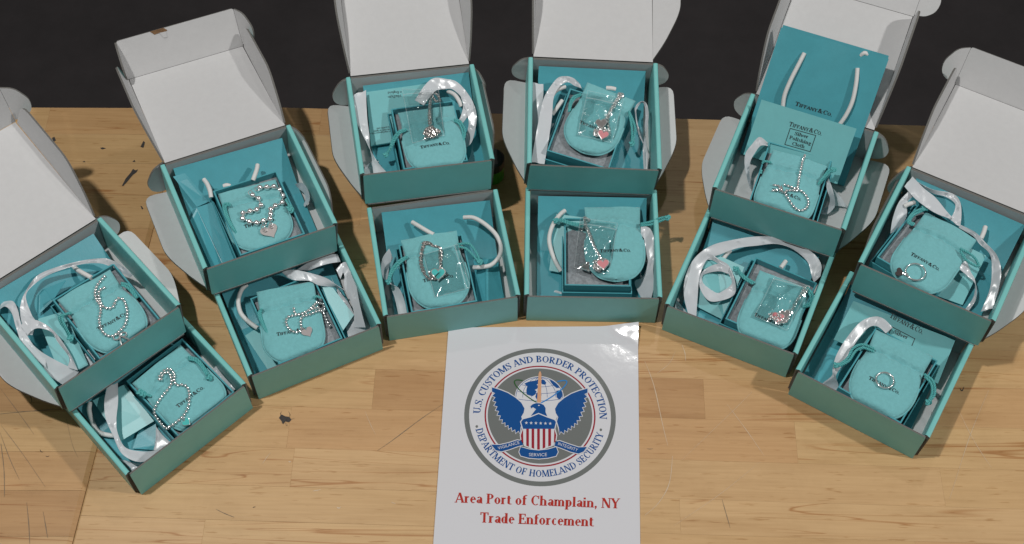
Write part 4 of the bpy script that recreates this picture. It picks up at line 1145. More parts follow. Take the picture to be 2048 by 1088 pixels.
ribbons('B', 'white satin ribbon draped in a curve over the card in the lowest left box',
    ([(160, 415, .043), (140, 520, .042), (150, 640, .040), (200, 760, .036), (270, 900, .032), (400, 958, .028), (520, 910, .024), (600, 850, .020)],
     [(238, 380, .040), (240, 520, .038), (228, 640, .037), (235, 740, .034), (290, 850, .030), (400, 880, .024), (500, 875, .020), (560, 840, .018)]),
    ([(515, 700, .016), (570, 770, .014), (650, 840, .012)], [(512, 840, .012), (500, 870, .012), (560, 880, .010)]),
    ([(240, 930, .010), (330, 1000, .010), (330, 1050, .009)], [(330, 960, .010), (430, 975, .010), (420, 990, .009)]),
    ([(950, 262, .022), (1010, 340, .020), (1090, 430, .016)], [(920, 290, .018), (985, 375, .016), (1070, 450, .012)]))
ribbons('C', 'white satin ribbon curl along the right wall beside the large bead bracelet',
    ([(975, 370, .016), (1030, 360, .024), (1075, 420, .026), (1085, 490, .022), (1050, 540, .012)], [(995, 400, .008), (1020, 415, .012), (1045, 440, .014), (1055, 490, .012), (1030, 530, .006)]),)
ribbons('D', 'white satin ribbon twisted along the right wall of the box left of the sign',
    ([(525, 205, .044), (590, 190, .046), (680, 205, .047), (800, 240, .046), (870, 285, .042), (935, 330, .034)], [(560, 240, .040), (610, 258, .043), (700, 262, .044), (760, 290, .040), (850, 300, .036), (910, 310, .030)]),
    ([(620, 190, .038), (700, 140, .044), (790, 100, .046), (880, 90, .044)], [(700, 195, .036), (760, 170, .042), (830, 150, .044), (900, 140, .040)]),
    ([(870, 190, .046), (920, 142, .050), (965, 165, .050), (995, 260, .044), (1020, 400, .034), (1060, 560, .020)], [(900, 250, .042), (915, 210, .045), (925, 235, .045), (925, 300, .038), (980, 440, .028), (985, 560, .016)]),
    ([(880, 320, .030), (950, 400, .026), (1010, 520, .018), (1085, 580, .012)], [(840, 240, .030), (890, 360, .026), (930, 540, .016), (950, 620, .010)]))
ribbons('E', 'white satin ribbon looping behind a pouch, its tail across the upside down card',
    ([(82, 250, .046), (85, 340, .044), (110, 500, .042), (175, 640, .038), (250, 790, .030), (330, 920, .024), (440, 1040, .016)], [(208, 198, .046), (212, 340, .044), (222, 500, .042), (240, 640, .038), (245, 760, .032), (270, 900, .022), (280, 1060, .012)]),
    ([(265, 905, .020), (200, 960, .014), (185, 1060, .010)], [(335, 900, .020), (300, 960, .014), (280, 1060, .010)]),
    ([(690, 300, .044), (790, 150, .048), (880, 80, .051), (1000, 88, .052), (1110, 120, .051), (1220, 240, .048), (1290, 380, .044), (1300, 520, .038), (1260, 700, .030), (1210, 760, .024)],
     [(780, 350, .042), (880, 220, .044), (935, 195, .045), (985, 190, .046), (1060, 190, .047), (1150, 270, .046), (1195, 400, .042), (1225, 520, .036), (1200, 640, .028), (1180, 720, .022)]),
    ([(1145, 270, .046), (1170, 350, .044), (1140, 470, .040), (1100, 520, .036)], [(1240, 330, .046), (1245, 400, .042), (1190, 490, .036), (1150, 540, .032)]))
ribbons('F', 'white satin ribbon curl at the left wall beside the teal heart necklace',
    ([(250, 440, .036), (210, 500, .040), (200, 580, .038), (230, 650, .032), (310, 690, .026), (345, 760, .018), (370, 870, .010)], [(275, 500, .026), (255, 540, .026), (245, 600, .024), (260, 640, .022), (265, 690, .022), (290, 770, .014), (310, 870, .008)]),)
ribbons('G', 'broad white satin ribbon in two lengths along the left wall of the rear middle box',
    ([(48, 172, .040), (45, 320, .036), (45, 520, .030), (50, 740, .022)], [(182, 190, .042), (178, 330, .038), (140, 520, .030), (90, 740, .022)]),
    ([(545, 190, .045), (480, 130, .050), (400, 110, .051), (320, 130, .051), (240, 230, .050), (185, 330, .049), (150, 470, .046), (110, 680, .040), (60, 960, .030)],
     [(560, 230, .042), (490, 205, .044), (430, 170, .046), (370, 190, .047), (320, 240, .048), (280, 340, .047), (268, 500, .044), (240, 700, .038), (192, 980, .028)]),
    ([(1085, 430, .040), (1110, 385, .044), (1160, 358, .047), (1205, 390, .047), (1222, 500, .044), (1205, 620, .040), (1175, 750, .032), (1165, 850, .026), (1175, 1040, .016)],
     [(1100, 450, .038), (1125, 400, .041), (1160, 372, .043), (1185, 410, .043), (1190, 500, .040), (1185, 620, .037), (1198, 760, .031), (1212, 850, .026), (1205, 1050, .016)]),
    ([(1085, 430, .040), (1100, 560, .036), (1130, 700, .030), (1185, 800, .026)], [(1098, 440, .038), (1110, 560, .034), (1145, 700, .028), (1205, 830, .024)]))
ribbons('H', 'white satin ribbon standing along the right wall of the box right above the sign',
    ([(985, 330, .046), (1050, 350, .047), (1085, 430, .045), (1090, 520, .040), (1075, 640, .032), (1080, 760, .022), (1060, 860, .012)], [(985, 400, .040), (1010, 430, .040), (1020, 520, .036), (1035, 600, .032), (1000, 700, .024), (940, 740, .018), (985, 850, .010)]),
    ([(250, 780, .007), (330, 790, .008), (420, 815, .009)], [(255, 845, .006), (330, 846, .006), (415, 848, .007)]))
ribbons('I', 'sheer white ribbon curling round both sides of the gift box by the polishing cloth card',
    ([(395, 270, .050), (330, 225, .052), (265, 290, .048), (215, 360, .042), (205, 450, .034), (225, 560, .022), (250, 650, .010)], [(400, 300, .046), (340, 300, .046), (285, 370, .040), (255, 430, .034), (245, 500, .026), (255, 590, .016), (258, 660, .008)]),
    ([(905, 570, .040), (935, 640, .036), (960, 740, .026), (960, 810, .016), (900, 870, .008), (830, 870, .006)], [(885, 620, .034), (900, 680, .030), (920, 740, .022), (910, 800, .012), (870, 830, .006), (820, 840, .005)]),
    ([(940, 650, .016), (1010, 730, .010), (1075, 825, .007)], [(945, 800, .010), (1000, 805, .007), (1060, 815, .006)]))
ribbons('J', 'white satin ribbon wound into a round coil at the left of its box',
    ([(1030, 400, .042), (1035, 330, .046), (985, 260, .050), (880, 200, .052), (760, 165, .052), (640, 160, .052), (500, 180, .051), (370, 215, .050), (270, 290, .046), (215, 400, .038), (205, 520, .028), (240, 660, .014)],
     [(990, 440, .034), (975, 390, .038), (950, 310, .042), (860, 235, .045), (760, 205, .047), (650, 215, .047), (530, 230, .046), (420, 270, .044), (345, 300, .042), (300, 400, .036), (288, 520, .026), (278, 660, .012)]),
    ([(310, 290, .044), (360, 265, .046), (420, 300, .046), (480, 340, .044), (515, 440, .040), (510, 510, .034), (440, 545, .030), (360, 550, .028), (310, 490, .030), (298, 420, .034), (330, 360, .040), (410, 325, .045), (480, 345, .046)],
     [(320, 310, .040), (370, 300, .041), (420, 330, .042), (465, 370, .041), (495, 440, .036), (440, 490, .030), (400, 500, .026), (350, 465, .026), (320, 440, .028), (318, 400, .032), (350, 380, .036), (420, 370, .040), (470, 385, .041)]),
    ([(160, 540, .016), (200, 590, .014), (240, 640, .010)], [(150, 590, .012), (180, 610, .010), (225, 650, .008)]),
    ([(395, 690, .012), (470, 705, .014), (560, 735, .012), (620, 770, .010)], [(430, 712, .006), (500, 735, .008), (570, 765, .008), (610, 785, .006)]))
ribbons('K', 'white satin ribbon thrown over the back and right side of the heart tag ring box',
    ([(275, 500, .030), (290, 400, .038), (330, 290, .044), (395, 215, .047)], [(335, 480, .026), (385, 380, .034), (388, 290, .040), (440, 240, .044)]),
    ([(370, 180, .046), (440, 260, .049), (530, 330, .050), (600, 370, .049), (680, 400, .047)], [(425, 112, .048), (500, 190, .051), (580, 255, .051), (650, 340, .049), (690, 385, .048)]),
    ([(460, 150, .045), (560, 200, .047), (690, 225, .048), (745, 275, .048), (758, 360, .046), (750, 455, .043)], [(480, 175, .040), (560, 225, .042), (650, 250, .044), (715, 300, .045), (700, 370, .044), (670, 400, .042)]),
    ([(750, 440, .045), (850, 490, .046), (920, 560, .045), (1000, 650, .042), (1028, 760, .036), (1010, 880, .028), (970, 1010, .018)], [(740, 460, .042), (840, 520, .042), (880, 570, .041), (950, 640, .038), (965, 740, .032), (950, 880, .024), (890, 1030, .014)]),
    ([(730, 730, .038), (800, 790, .034), (855, 850, .028), (855, 950, .020), (800, 1035, .012)], [(790, 680, .040), (820, 760, .034), (850, 820, .028), (840, 930, .018), (780, 1020, .010)]))
ribbons('L', 'broad white satin ribbon arching down the left of the plain ring box',
    ([(635, 350, .046), (590, 305, .050), (540, 293, .051), (470, 320, .050), (400, 400, .046), (345, 490, .040), (325, 560, .034), (320, 600, .026), (272, 640, .018), (262, 665, .012)],
     [(600, 380, .042), (560, 345, .045), (520, 345, .046), (480, 380, .045), (430, 450, .041), (385, 530, .036), (345, 590, .030), (345, 620, .022), (355, 650, .014), (345, 690, .010)]))

# ================================================================== jewellery
def resample(P, step, closed=False):
    P = np.asarray(P)
    if closed: P = np.vstack([P, P[:1]])
    s = np.concatenate([[0], np.cumsum(np.linalg.norm(np.diff(P, axis=0), axis=1))])
    k = max(2, int(round(s[-1] / step)))
    u = np.linspace(0, s[-1], k + (0 if closed else 1), endpoint=not closed)
    return np.stack([np.interp(u, s, P[:, i]) for i in range(3)], 1)
def on(n, pts, up, lz=.047, sub=6):
    P = spline(path(n, pts, lz), sub)
    for p in P: p[2] = max(zsurf(n, p), .034) + up
    # smooth the height
    z = P[:, 2].copy()
    for _ in range(6): z[1:-1] = np.maximum(z[1:-1], (z[:-2] + z[2:]) / 2)
    P[:, 2] = z
    return P
def beadrun(P, r, step=None):
    Q = resample(P, step or 2.12 * r)
    return merge(*[sphere(q, r, 9, 6) for q in Q])
def chain(P, r=.0011, wire=.0003, step=.0017):
    """small oval links, turned a quarter each"""
    Q = resample(P, step); gs = []
    T, A, B = frames(Q)
    for i, q in enumerate(Q):
        a = A[i] if i % 2 else B[i]
        t = np.linspace(0, 2 * math.pi, 8, endpoint=False)
        ring = [q + T[i] * math.cos(x) * r * 1.1 + a * math.sin(x) * r * .75 for x in t]
        gs.append(tube(ring, wire, 4, closed=True))
    return merge(*gs)
def heart(c, w, th, yaw, z=None, k=28, tilt=None):
    t = np.linspace(0, 2 * math.pi, k, endpoint=False)
    x = 16 * np.sin(t) ** 3 / 32; y = (13 * np.cos(t) - 5 * np.cos(2 * t) - 2 * np.cos(3 * t) - np.cos(4 * t) + 2.5) / 32
    poly = [(a * w, b * w) for a, b in zip(x, y)]
    X = np.array([math.cos(yaw), math.sin(yaw), 0]); Y = np.array([-math.sin(yaw), math.cos(yaw), 0])
    if tilt is not None: Y = Y * math.cos(tilt) + np.array([0, 0, math.sin(tilt)])
    return prism(ccw(poly), np.array(c) + np.array([0, 0, th]), X, Y, th), [np.array(c) + X * a + Y * b + np.array([0, 0, th]) for a, b in poly]
def jewel(n, name, label, cat, c):
    return Thing(name, label, cat, FM[n], (c[0], c[1], c[2]), pouch[n]['yaw'], None)
def setz(n, p, up):
    p = np.array(p); p[2] = zsurf(n, p) + up
    return p
def ringlet(c, r, wire, tilt=0.0):
    t = np.linspace(0, 2 * math.pi, 16, endpoint=False)
    return tube([np.array(c) + np.array([r * math.cos(x), r * math.sin(x) * math.cos(tilt), r * math.sin(x) * math.sin(tilt)]) for x in t], wire, 5, closed=True)

# A: small bead bracelet with bow
r = .00185
c = setz('A', loc('A', 800, 560, .047), 0)
j = jewel('A', 'bead_bracelet', 'small bead silver bracelet with a bow charm', 'bracelet', c)
PA = on('A', [(755, 255), (725, 292), (705, 322), (692, 358), (690, 400), (703, 440), (728, 480), (730, 530), (722, 580), (727, 625), (742, 662), (768, 690), (805, 700), (842, 682), (872, 652), (902, 620), (916, 580), (922, 520), (912, 470), (893, 430), (860, 422), (837, 445), (825, 480), (795, 497), (760, 490), (738, 472), (722, 430), (716, 390), (732, 360), (755, 345)], r)
j.part('bead_string', beadrun(PA, r), 'silver', smooth=True)
bw = lambda x, y, up=.0022: setz('A', loc('A', x, y, .047), up)
for loop in ([(872, 692), (850, 680), (825, 700), (830, 722), (855, 718)], [(872, 692), (885, 668), (912, 668), (912, 688), (890, 698)]):
    j.part('bow_loop', tube(spline([bw(*p) for p in loop], 5, closed=True), .0008, 6, closed=True), 'silver', smooth=True)
for tail in ([(872, 692), (872, 725), (882, 758)], [(872, 692), (905, 705), (938, 718)]):
    j.part('bow_tail', tube(spline([bw(*p) for p in tail], 5), .0008, 6), 'silver', smooth=True)
j.part('bow_knot', sphere(bw(872, 694, .0026), .0017, 10, 8), 'silver', smooth=True)
# B: teal heart
c = setz('B', loc('B', 640, 520, .047), 0)
j = jewel('B', 'bead_bracelet', 'small bead silver bracelet with a teal enamel heart charm', 'bracelet', c)
PB = on('B', [(540, 362), (545, 330), (570, 302), (600, 287), (635, 300), (652, 335), (652, 375), (670, 407), (705, 403), (740, 415), (757, 460), (757, 520), (746, 572), (717, 620), (682, 650), (640, 675), (600, 686), (560, 672), (520, 627), (492, 580), (510, 540), (550, 490), (600, 440), (628, 400), (626, 345), (602, 312), (568, 330), (555, 360)], r)
j.part('bead_string', beadrun(PB, r), 'silver', smooth=True)
hy = pouch['B']['yaw']
def charm(j, n, x, y, w, m, yaw=0.0, rim='silver', up=.0006, th=.0012, name='heart_charm'):
    p = setz(n, loc(n, x, y, .047), up)
    gq, edge = heart(p, w, th, pouch[n]['yaw'] + R(yaw), tilt=R(13))
    o = j.part(name, gq, m)
    if rim:
        j.part('rim', tube(np.array(edge) - np.array([0, 0, th * .4]), w * .055, 6, closed=True), rim, parent=o, smooth=True)
    return p
charm(j, 'B', 738, 668, .0088, 'enamel', 15)
j.part('jump_ring', ringlet(setz('B', loc('B', 710, 640, .047), .0012), .0016, .0003, .6), 'silver', smooth=True)
# C: large beads
R_ = .0033
c = setz('C', loc('C', 740, 540, .043), 0)
j = jewel('C', 'bead_bracelet', 'large round bead silver bracelet with a heart tag', 'bracelet', c)
bp = [(712, 395), (765, 392), (817, 388), (862, 412), (887, 455), (880, 507), (828, 532), (795, 558), (793, 593), (789, 630), (738, 645), (688, 660), (633, 652), (582, 628), (585, 588), (638, 572), (688, 562), (720, 527), (702, 478), (657, 452)]
bpos = []
for x, y in bp:
    p = setz('C', loc('C', x, y, .0445), R_ * .95)
    p2 = loc('C', x, y, p[2]); bpos.append(p2)
bm = mesh('bead', *[q for q in sphere((0, 0, 0), R_, 20, 14)], 'silver', smooth=True)
for p in bpos:
    o = link('bead', bm, j.root, trz(xf(j.T, [p])[0]))
lk = []
for a, b in zip(bpos, bpos[1:]):
    d = b - a; u = d / np.linalg.norm(d)
    lk.append(chain(np.array([a + u * R_ * .9, b - u * R_ * .9]), .0009, .00028, .0013))
j.part('links', merge(*lk), 'silver', smooth=True)
for q in ((640, 432), (690, 405)): j.part('clasp', ringlet(loc('C', *q, .044), .0022, .0005, .3), 'silver', smooth=True)
P = [loc('C', x, y, .0445) for x, y in ((745, 665), (735, 690), (752, 715))]
j.part('clasp', merge(*[ringlet(p, .0019, .00055, .5) for p in P]), 'silver', smooth=True)
j.part('clasp', merge(*[ringlet(loc('C', x, y, .0445), .0018, .0005, .5) for x, y in ((795, 670), (797, 690))]), 'silver', smooth=True)
p = setz('C', loc('C', 790, 722, .044), .0010)
gq, _ = heart(p, .0195, .0012, R(8))
ht = j.part('heart_tag', gq, 'tag')
# D: bunched bead string
c = setz('D', loc('D', 660, 480, .047), 0)
j = jewel('D', 'bead_bracelet', 'small bead silver bracelet bunched up on its pouch, with a grey heart', 'bracelet', c)
r = .00185
for k, pts in enumerate(([(600, 438), (608, 470), (640, 478), (690, 455), (725, 420), (748, 385), (775, 372), (790, 400), (780, 430), (745, 452), (700, 478), (655, 492), (645, 530), (648, 575), (615, 592), (575, 572), (550, 530), (562, 492), (610, 482), (660, 470), (710, 445), (760, 420)], [(785, 440), (798, 470), (810, 500), (822, 520)])):
    j.part('bead_string', beadrun(on('D', pts, r + (.0012 if k else 0)), r), 'silver', smooth=True)
charm(j, 'D', 690, 592, .0125, 'tagdark2', 20, rim=None)
j.part('clasp', ringlet(setz('D', loc('D', 660, 578, .047), .0015), .002, .0005, .5), 'silver', smooth=True)
# I: bead string with dragonfly-like charm
c = setz('I', loc('I', 640, 680, .047), 0)
j = jewel('I', 'bead_bracelet', 'small bead silver bracelet with a straight tail and a winged charm', 'bracelet', c)
r = .0018
for pts in ([(716, 362), (702, 400), (690, 430), (678, 490), (665, 550), (655, 600), (647, 655)], [(540, 636), (575, 648), (610, 660), (650, 672), (690, 688), (725, 720), (742, 765), (730, 805), (700, 830), (655, 832), (610, 800), (575, 755), (540, 700), (560, 684), (600, 682), (640, 684)]):
    j.part('bead_string', beadrun(on('I', pts, r), r), 'silver', smooth=True)
for a, b in (((440, 628), (490, 640)), ((430, 682), (480, 672)), ((490, 630), (500, 690)), ((510, 640), (520, 700))):
    P = [setz('I', loc('I', *q, .047), .0016) for q in (a, b)]
    j.part('charm_wing', tube(spline(P, 6), [.0006, .001, .0013, .0014, .0013, .001, .0007], 8), 'silver', smooth=True)

def zipbag(n, quad, label, hz=.0045, zip_t=.12):
    """clear zip bag: two thin films with a ridge"""
    q = [loc(n, *p) for p in quad]     # mouth-left, mouth-right, bottom-right, bottom-left
    c = sum(q) / 4
    th = Thing('zip_bag', label, 'plastic bag', FM[n], (c[0], c[1], min(p[2] for p in q)), pouch[n]['yaw'])
    nu, nv = 13, 17
    rr = random.Random(n + 'z'); ph = [rr.uniform(0, 6.3) for _ in range(6)]
    for s in (1, 0):
        V = []
        for jv in range(nv):
            for iu in range(nu):
                u, v = iu / (nu - 1), jv / (nv - 1)
                p = (q[0] * (1 - u) + q[1] * u) * (1 - v) + (q[3] * (1 - u) + q[2] * u) * v
                p = p + np.array([.0009 * math.sin(v * 8 + ph[2]) * (2 * u - 1), .0009 * math.sin(u * 7 + ph[3]) * (2 * v - 1), 0])
                e = (math.sin(math.pi * u) * math.sin(math.pi * min(1, v * 1.0))) ** .5
                base = max(zsurf(n, p), .034) if False else 0
                z = p[2] + (hz * e + .0010 * math.sin(u * 9 + ph[0] + v * 4) * e + .0008 * math.sin(v * 13 + ph[1] - u * 5) * e if s else .0002)
                V.append((p[0], p[1], z))
        F = [(a * nu + b, a * nu + b + 1, (a + 1) * nu + b + 1, (a + 1) * nu + b) for a in range(nv - 1) for b in range(nu - 1)]
        a_, b_2, c_ = (np.array(V[q]) for q in F[len(F) // 2][:3])
        if np.cross(b_2 - a_, c_ - a_)[2] < 0: F = [f[::-1] for f in F]
        th.part('film', (V, F), 'plastic', smooth=True)
    a = q[0] * (1 - zip_t) + q[3] * zip_t; b = q[1] * (1 - zip_t) + q[2] * zip_t
    P = np.array([a + (b - a) * t + np.array([0, 0, .0008 + hz * .55 * math.sin(math.pi * t) ** .5]) for t in np.linspace(0, 1, 12)])
    th.part('zip_strip', tube(P, .0007, 6), 'zipm', smooth=True)
    for a, b in ((0, 3), (1, 2), (3, 2), (0, 1)):
        P = np.array([q[a] + (q[b] - q[a]) * t + np.array([0, 0, .0005]) for t in np.linspace(0, 1, 8)])
        th.part('sealed_edge', tube(P, .00032, 5), 'zipm', smooth=True)
    return th
zm = bpy.data.materials.new('zip_film'); zm.use_nodes = True
b_ = zm.node_tree.nodes['Principled BSDF']; b_.inputs['Base Color'].default_value = (.8, .85, .86, 1); b_.inputs['Roughness'].default_value = .15; b_.inputs['Alpha'].default_value = .16
M['zipm'] = zm
def pile(n, poly, count, z0, zh, seed):
    """tangled chain: loops of links inside an outline"""
    rr = random.Random(seed)
    P = [loc(n, x, y, z0) for x, y in poly]
    c = sum(P) / len(P); pts = []
    for _ in range(count):
        a, b = rr.sample(P, 2); t = rr.random(); s = rr.random() ** .5
        p = c + (a + (b - a) * t - c) * s
        pts.append(np.array([p[0], p[1], z0 + rr.random() * zh * (1 - .5 * s)]))
    return spline(pts, 5)
def necklace(n, label, lines, piles, at, wire=.00062, rad=.0016, step=.0023, m='silver'):
    c = loc(n, *at)
    j = jewel(n, 'chain_necklace', label, 'necklace', c)
    for pts, up in lines:
        j.part('chain', chain(on(n, pts, up), rad, wire, step), m, smooth=True)
    for poly, cnt, z0, zh, seed in piles:
        j.part('chain', chain(pile(n, poly, cnt, z0, zh, seed), rad, wire, step * 1.15), m, smooth=True)
    return j
# E
zipbag('E', [(565, 190, .052), (925, 200, .053), (980, 645, .050), (668, 725, .050)], 'clear zip bag with a long chain and tangled heap, over a pouch', hz=.006)
j = necklace('E', 'dark silver chain necklace rising from a heap to a loop at the top', [([(835, 570), (830, 470), (835, 380), (845, 290), (840, 200), (857, 140), (880, 160), (910, 200), (940, 250), (935, 285), (905, 270), (870, 225), (855, 170)], .005), ([(850, 560), (845, 450), (842, 350), (850, 260)], .005)],
    [([(735, 665), (800, 600), (840, 545), (900, 590), (955, 625), (900, 665), (800, 690)], 78, 0.0513, 0.0060, 3)], (840, 600, .048), m='silver_dark')
# F
zipbag('F', [(690, 412, .050), (768, 690, .049), (545, 752, .048), (470, 480, .050)], 'clear zip bag lying sideways over the teal heart necklace', hz=.005, zip_t=.10)
j = necklace('F', 'silver chain necklace with a teal heart locket crossed by a dark line', [([(472, 400), (458, 460), (450, 520), (465, 580), (495, 625), (520, 640)], .0015), ([(482, 402), (463, 465), (456, 525), (474, 585)], .0015), ([(470, 405), (500, 400), (530, 425), (580, 440), (585, 500), (576, 570), (590, 600), (620, 605)], .0015), ([(575, 445), (574, 500), (584, 560), (560, 590)], .0015), ([(490, 415), (515, 410), (525, 420)], .002)],
    [([(480, 610), (520, 585), (570, 578), (625, 600), (600, 640), (520, 642)], 27, 0.0493, 0.0030, 5)], (550, 600, .047), m='silver_dark')
p = charm(j, 'F', 566, 622, .0155, 'enamel', -10, up=.0045, th=.0016)
Xh = np.array([math.cos(R(38)), math.sin(R(38)), 0]); Yh = np.array([-Xh[1], Xh[0], 0])
j.part('dark_line', prism(ccw([(-.0055, -.0005), (.0055, -.0005), (.0055, .0005), (-.0055, .0005)]), p + np.array([0, .001, .0021]), Xh, Yh, .0003), 'ink')
# G
zipbag('G', [(622, 255, .049), (975, 335, .050), (858, 770, .048), (522, 690, .048)], 'flat clear zip bag over the pink heart necklace at the rear', hz=.003, zip_t=.17)
j = necklace('G', 'fine silver chain necklace with pink and striped hearts in the rear middle box', [([(945, 290), (905, 340), (870, 400), (830, 470), (795, 540), (790, 600)], .0020), ([(940, 310), (915, 355), (880, 410), (840, 480), (820, 540), (825, 600), (835, 640)], .0020), ([(925, 285), (940, 268), (965, 280), (975, 295), (950, 305), (930, 295)], .0025)],
    [([(672, 690), (690, 640), (760, 610), (845, 650), (830, 715), (700, 715)], 57, 0.0483, 0.0030, 8)], (760, 660, .046))
charm(j, 'G', 765, 718, .0125, 'pink', 8, up=.0056)
charm(j, 'G', 752, 605, .0125, 'silver_dark', 30, up=.0056, name='striped_heart')
# H
zipbag('H', [(548, 275, .049), (815, 315, .050), (752, 682, .048), (500, 636, .044)], 'clear zip bag half on the pouch, right above the sign', hz=.005, zip_t=.14)
j = necklace('H', 'fine silver chain necklace with a pink heart, right above the sign', [([(582, 258), (588, 320), (612, 400), (645, 480), (672, 530), (690, 560)], .0022), ([(575, 262), (598, 330), (626, 410), (656, 490), (685, 540)], .0022), ([(570, 250), (585, 262), (610, 282), (595, 300), (560, 320)], .0025)],
    [([(632, 655), (640, 590), (690, 555), (740, 575), (735, 640), (690, 662)], 57, 0.0483, 0.0030, 12)], (680, 600, .046))
charm(j, 'H', 710, 632, .0135, 'pink', 5, up=.0056)
charm(j, 'H', 597, 612, .0125, 'silver_dark', 25, up=.0056, name='striped_heart')
# J
zipbag('J', [(755, 402, .050), (965, 462, .050), (825, 728, .048), (632, 640, .048)], 'clear zip bag over the pink heart necklace beside the coiled ribbon', hz=.0045, zip_t=.08)
j = necklace('J', 'fine silver chain necklace with a pink heart beside the coiled ribbon', [([(948, 458), (925, 500), (890, 545), (865, 590), (830, 620)], .0022), ([(940, 455), (900, 530), (875, 570), (850, 615)], .0024), ([(935, 470), (955, 455), (960, 475), (940, 490)], .003)],
    [([(705, 660), (730, 620), (800, 612), (845, 625), (830, 690), (760, 700)], 57, 0.0483, 0.0040, 15)], (770, 650, .046))
charm(j, 'J', 768, 667, .0140, 'pink', 8, up=.0058)
charm(j, 'J', 812, 645, .0115, 'silver_dark', 30, up=.0056, name='striped_heart')
# rings
def finger_ring(n, x, y, rad, wire, label, heart_at=None):
    p = setz(n, loc(n, x, y, .047), 0); p = loc(n, x, y, p[2] + .0016); 
    j = Thing('finger_ring', label, 'ring', FM[n], (p[0], p[1], p[2] - wire), 0)
    t = np.linspace(0, 2 * math.pi, 40, endpoint=False)
    tl = .05
    P = np.array([p + np.array([rad * math.cos(a), rad * math.sin(a), .0006 * math.sin(a + 1)]) for a in t])
    j.part('band', tube(P, wire, 10, closed=True), 'silver', smooth=True)
    P2 = P.copy(); P2[:, 2] += wire * 1.1
    P2 = P2 + (P - p) * .0
    j.part('band_edge', tube(P2, wire * .8, 8, closed=True), 'silver', smooth=True)
    return j, p
j, p = finger_ring('K', 445, 762, .0103, .0008, 'silver ring with a small dark heart tag on its pouch')
q = setz('K', loc('K', 342, 765, .047), .0012)
gq, ed = heart(q, .0105, .0012, pouch['K']['yaw'] + R(100), tilt=R(10))
j.part('heart_tag', gq, 'tagdark')
for x, y in ((370, 775), (384, 782)): j.part('jump_ring', ringlet(setz('K', loc('K', x, y, .047), .0016), .0016, .0004, .4), 'silver', smooth=True)
j, p = finger_ring('L', 594, 624, .0092, .0010, 'plain silver ring with three small claws on its pouch')
for a in (1.0, 3.4, 5.5):
    j.part('claw', sphere(p + np.array([.0095 * math.cos(a), .0095 * math.sin(a), .0012]), .0013, 8, 6), 'silver', smooth=True)

# ================================================================== the laminated sign
SZ = .0012
pa = ground(897, 655, SZ); pb = ground(1277, 645, .0092); pc = ground(1280.5, 1088, SZ); pd = ground(866.5, 1088, SZ)
S0 = trz((0.033, .55, 0), 0)
def sheet_point(u, v):
    """bilinear sheet continued below the frame"""
    p = (pa * (1 - u) + pb * u) * (1 - v) + (pd * (1 - u) + pc * u) * v
    s_ = .029 - ((pb[0] - p[0]) * .61 + (pb[1] - p[1]) * .79)
    if s_ > 0: s_ += .0003 * math.sin(p[0] * 260) + .0003 * math.sin(p[1] * 330 + 1)
    s_ = max(0.0, s_)
    z = SZ + (.39 / .016 * s_ ** 2 if s_ < .008 else .39 * (s_ - .004))
    return np.array([p[0], p[1], z])
sg = Thing('laminated_sign', 'laminated white sheet with a round eagle emblem and red lettering', 'sign', eye4(), (0.033, .58, 0.0003))
nu, nv = 60, 84
V = []
for s in (0, 1):
    for j_ in range(nv + 1):
        for i in range(nu + 1):
            p = sheet_point(i / nu, j_ / nv * 1.10); V.append(p - np.array([0, 0, .0005 * s]))
o_ = (nu + 1) * (nv + 1); F = []
for j_ in range(nv):
    for i in range(nu):
        q = (j_ * (nu + 1) + i, (j_ + 1) * (nu + 1) + i, (j_ + 1) * (nu + 1) + i + 1, j_ * (nu + 1) + i + 1)
        F.append(q); F.append(tuple(x + o_ for x in q[::-1]))
rim = [i for i in range(nu + 1)] + [j_ * (nu + 1) + nu for j_ in range(1, nv + 1)] + [nv * (nu + 1) + i for i in range(nu - 1, -1, -1)] + [j_ * (nu + 1) for j_ in range(nv - 1, 0, -1)]
for i in range(len(rim)): F.append((rim[i], rim[(i + 1) % len(rim)], rim[(i + 1) % len(rim)] + o_, rim[i] + o_))
sg.part('sheet', (V, F), 'sheet', smooth=True)
LAYER = [0]
def em(x, y, k): return ground(920 + x / 3.753, 690 + y / 3.753, SZ) + np.array([0, 0, 6e-5 + 4e-5 * k])
emb = None
def flat(name, P, m):
    a = sum(p[0] * q[1] - q[0] * p[1] for p, q in zip(P, P[1:] + P[:1]))
    if a < 0: P = P[::-1]
    return sg.part(name, (P, [tuple(range(len(P)))]), m, parent=emb)
EC = np.array([0.03305, 0.59934, SZ]); ER = .0821
def disc(name, r, k, m, n_=96):
    return flat(name, [EC + np.array([r * ER * math.cos(2 * math.pi * i / n_), r * ER * math.sin(2 * math.pi * i / n_), 6e-5 + 4e-5 * k]) for i in range(n_)], m)
emb = disc('emblem', 1.0, 0, 'i_grey')
disc('white_ring', .935, 1, 'i_white'); disc('red_ring', .732, 2, 'i_red'); disc('red_ring_inner', .712, 3, 'i_white'); disc('grey_field', .69, 4, 'i_grey')
def shape(name, pts, k, m, smooth=False):
    if smooth:
        P = spline([(x, y, 0) for x, y in pts], 4, closed=True); pts = [(p[0], p[1]) for p in P]
    return flat(name, [em(x, y, k) for x, y in pts], m)
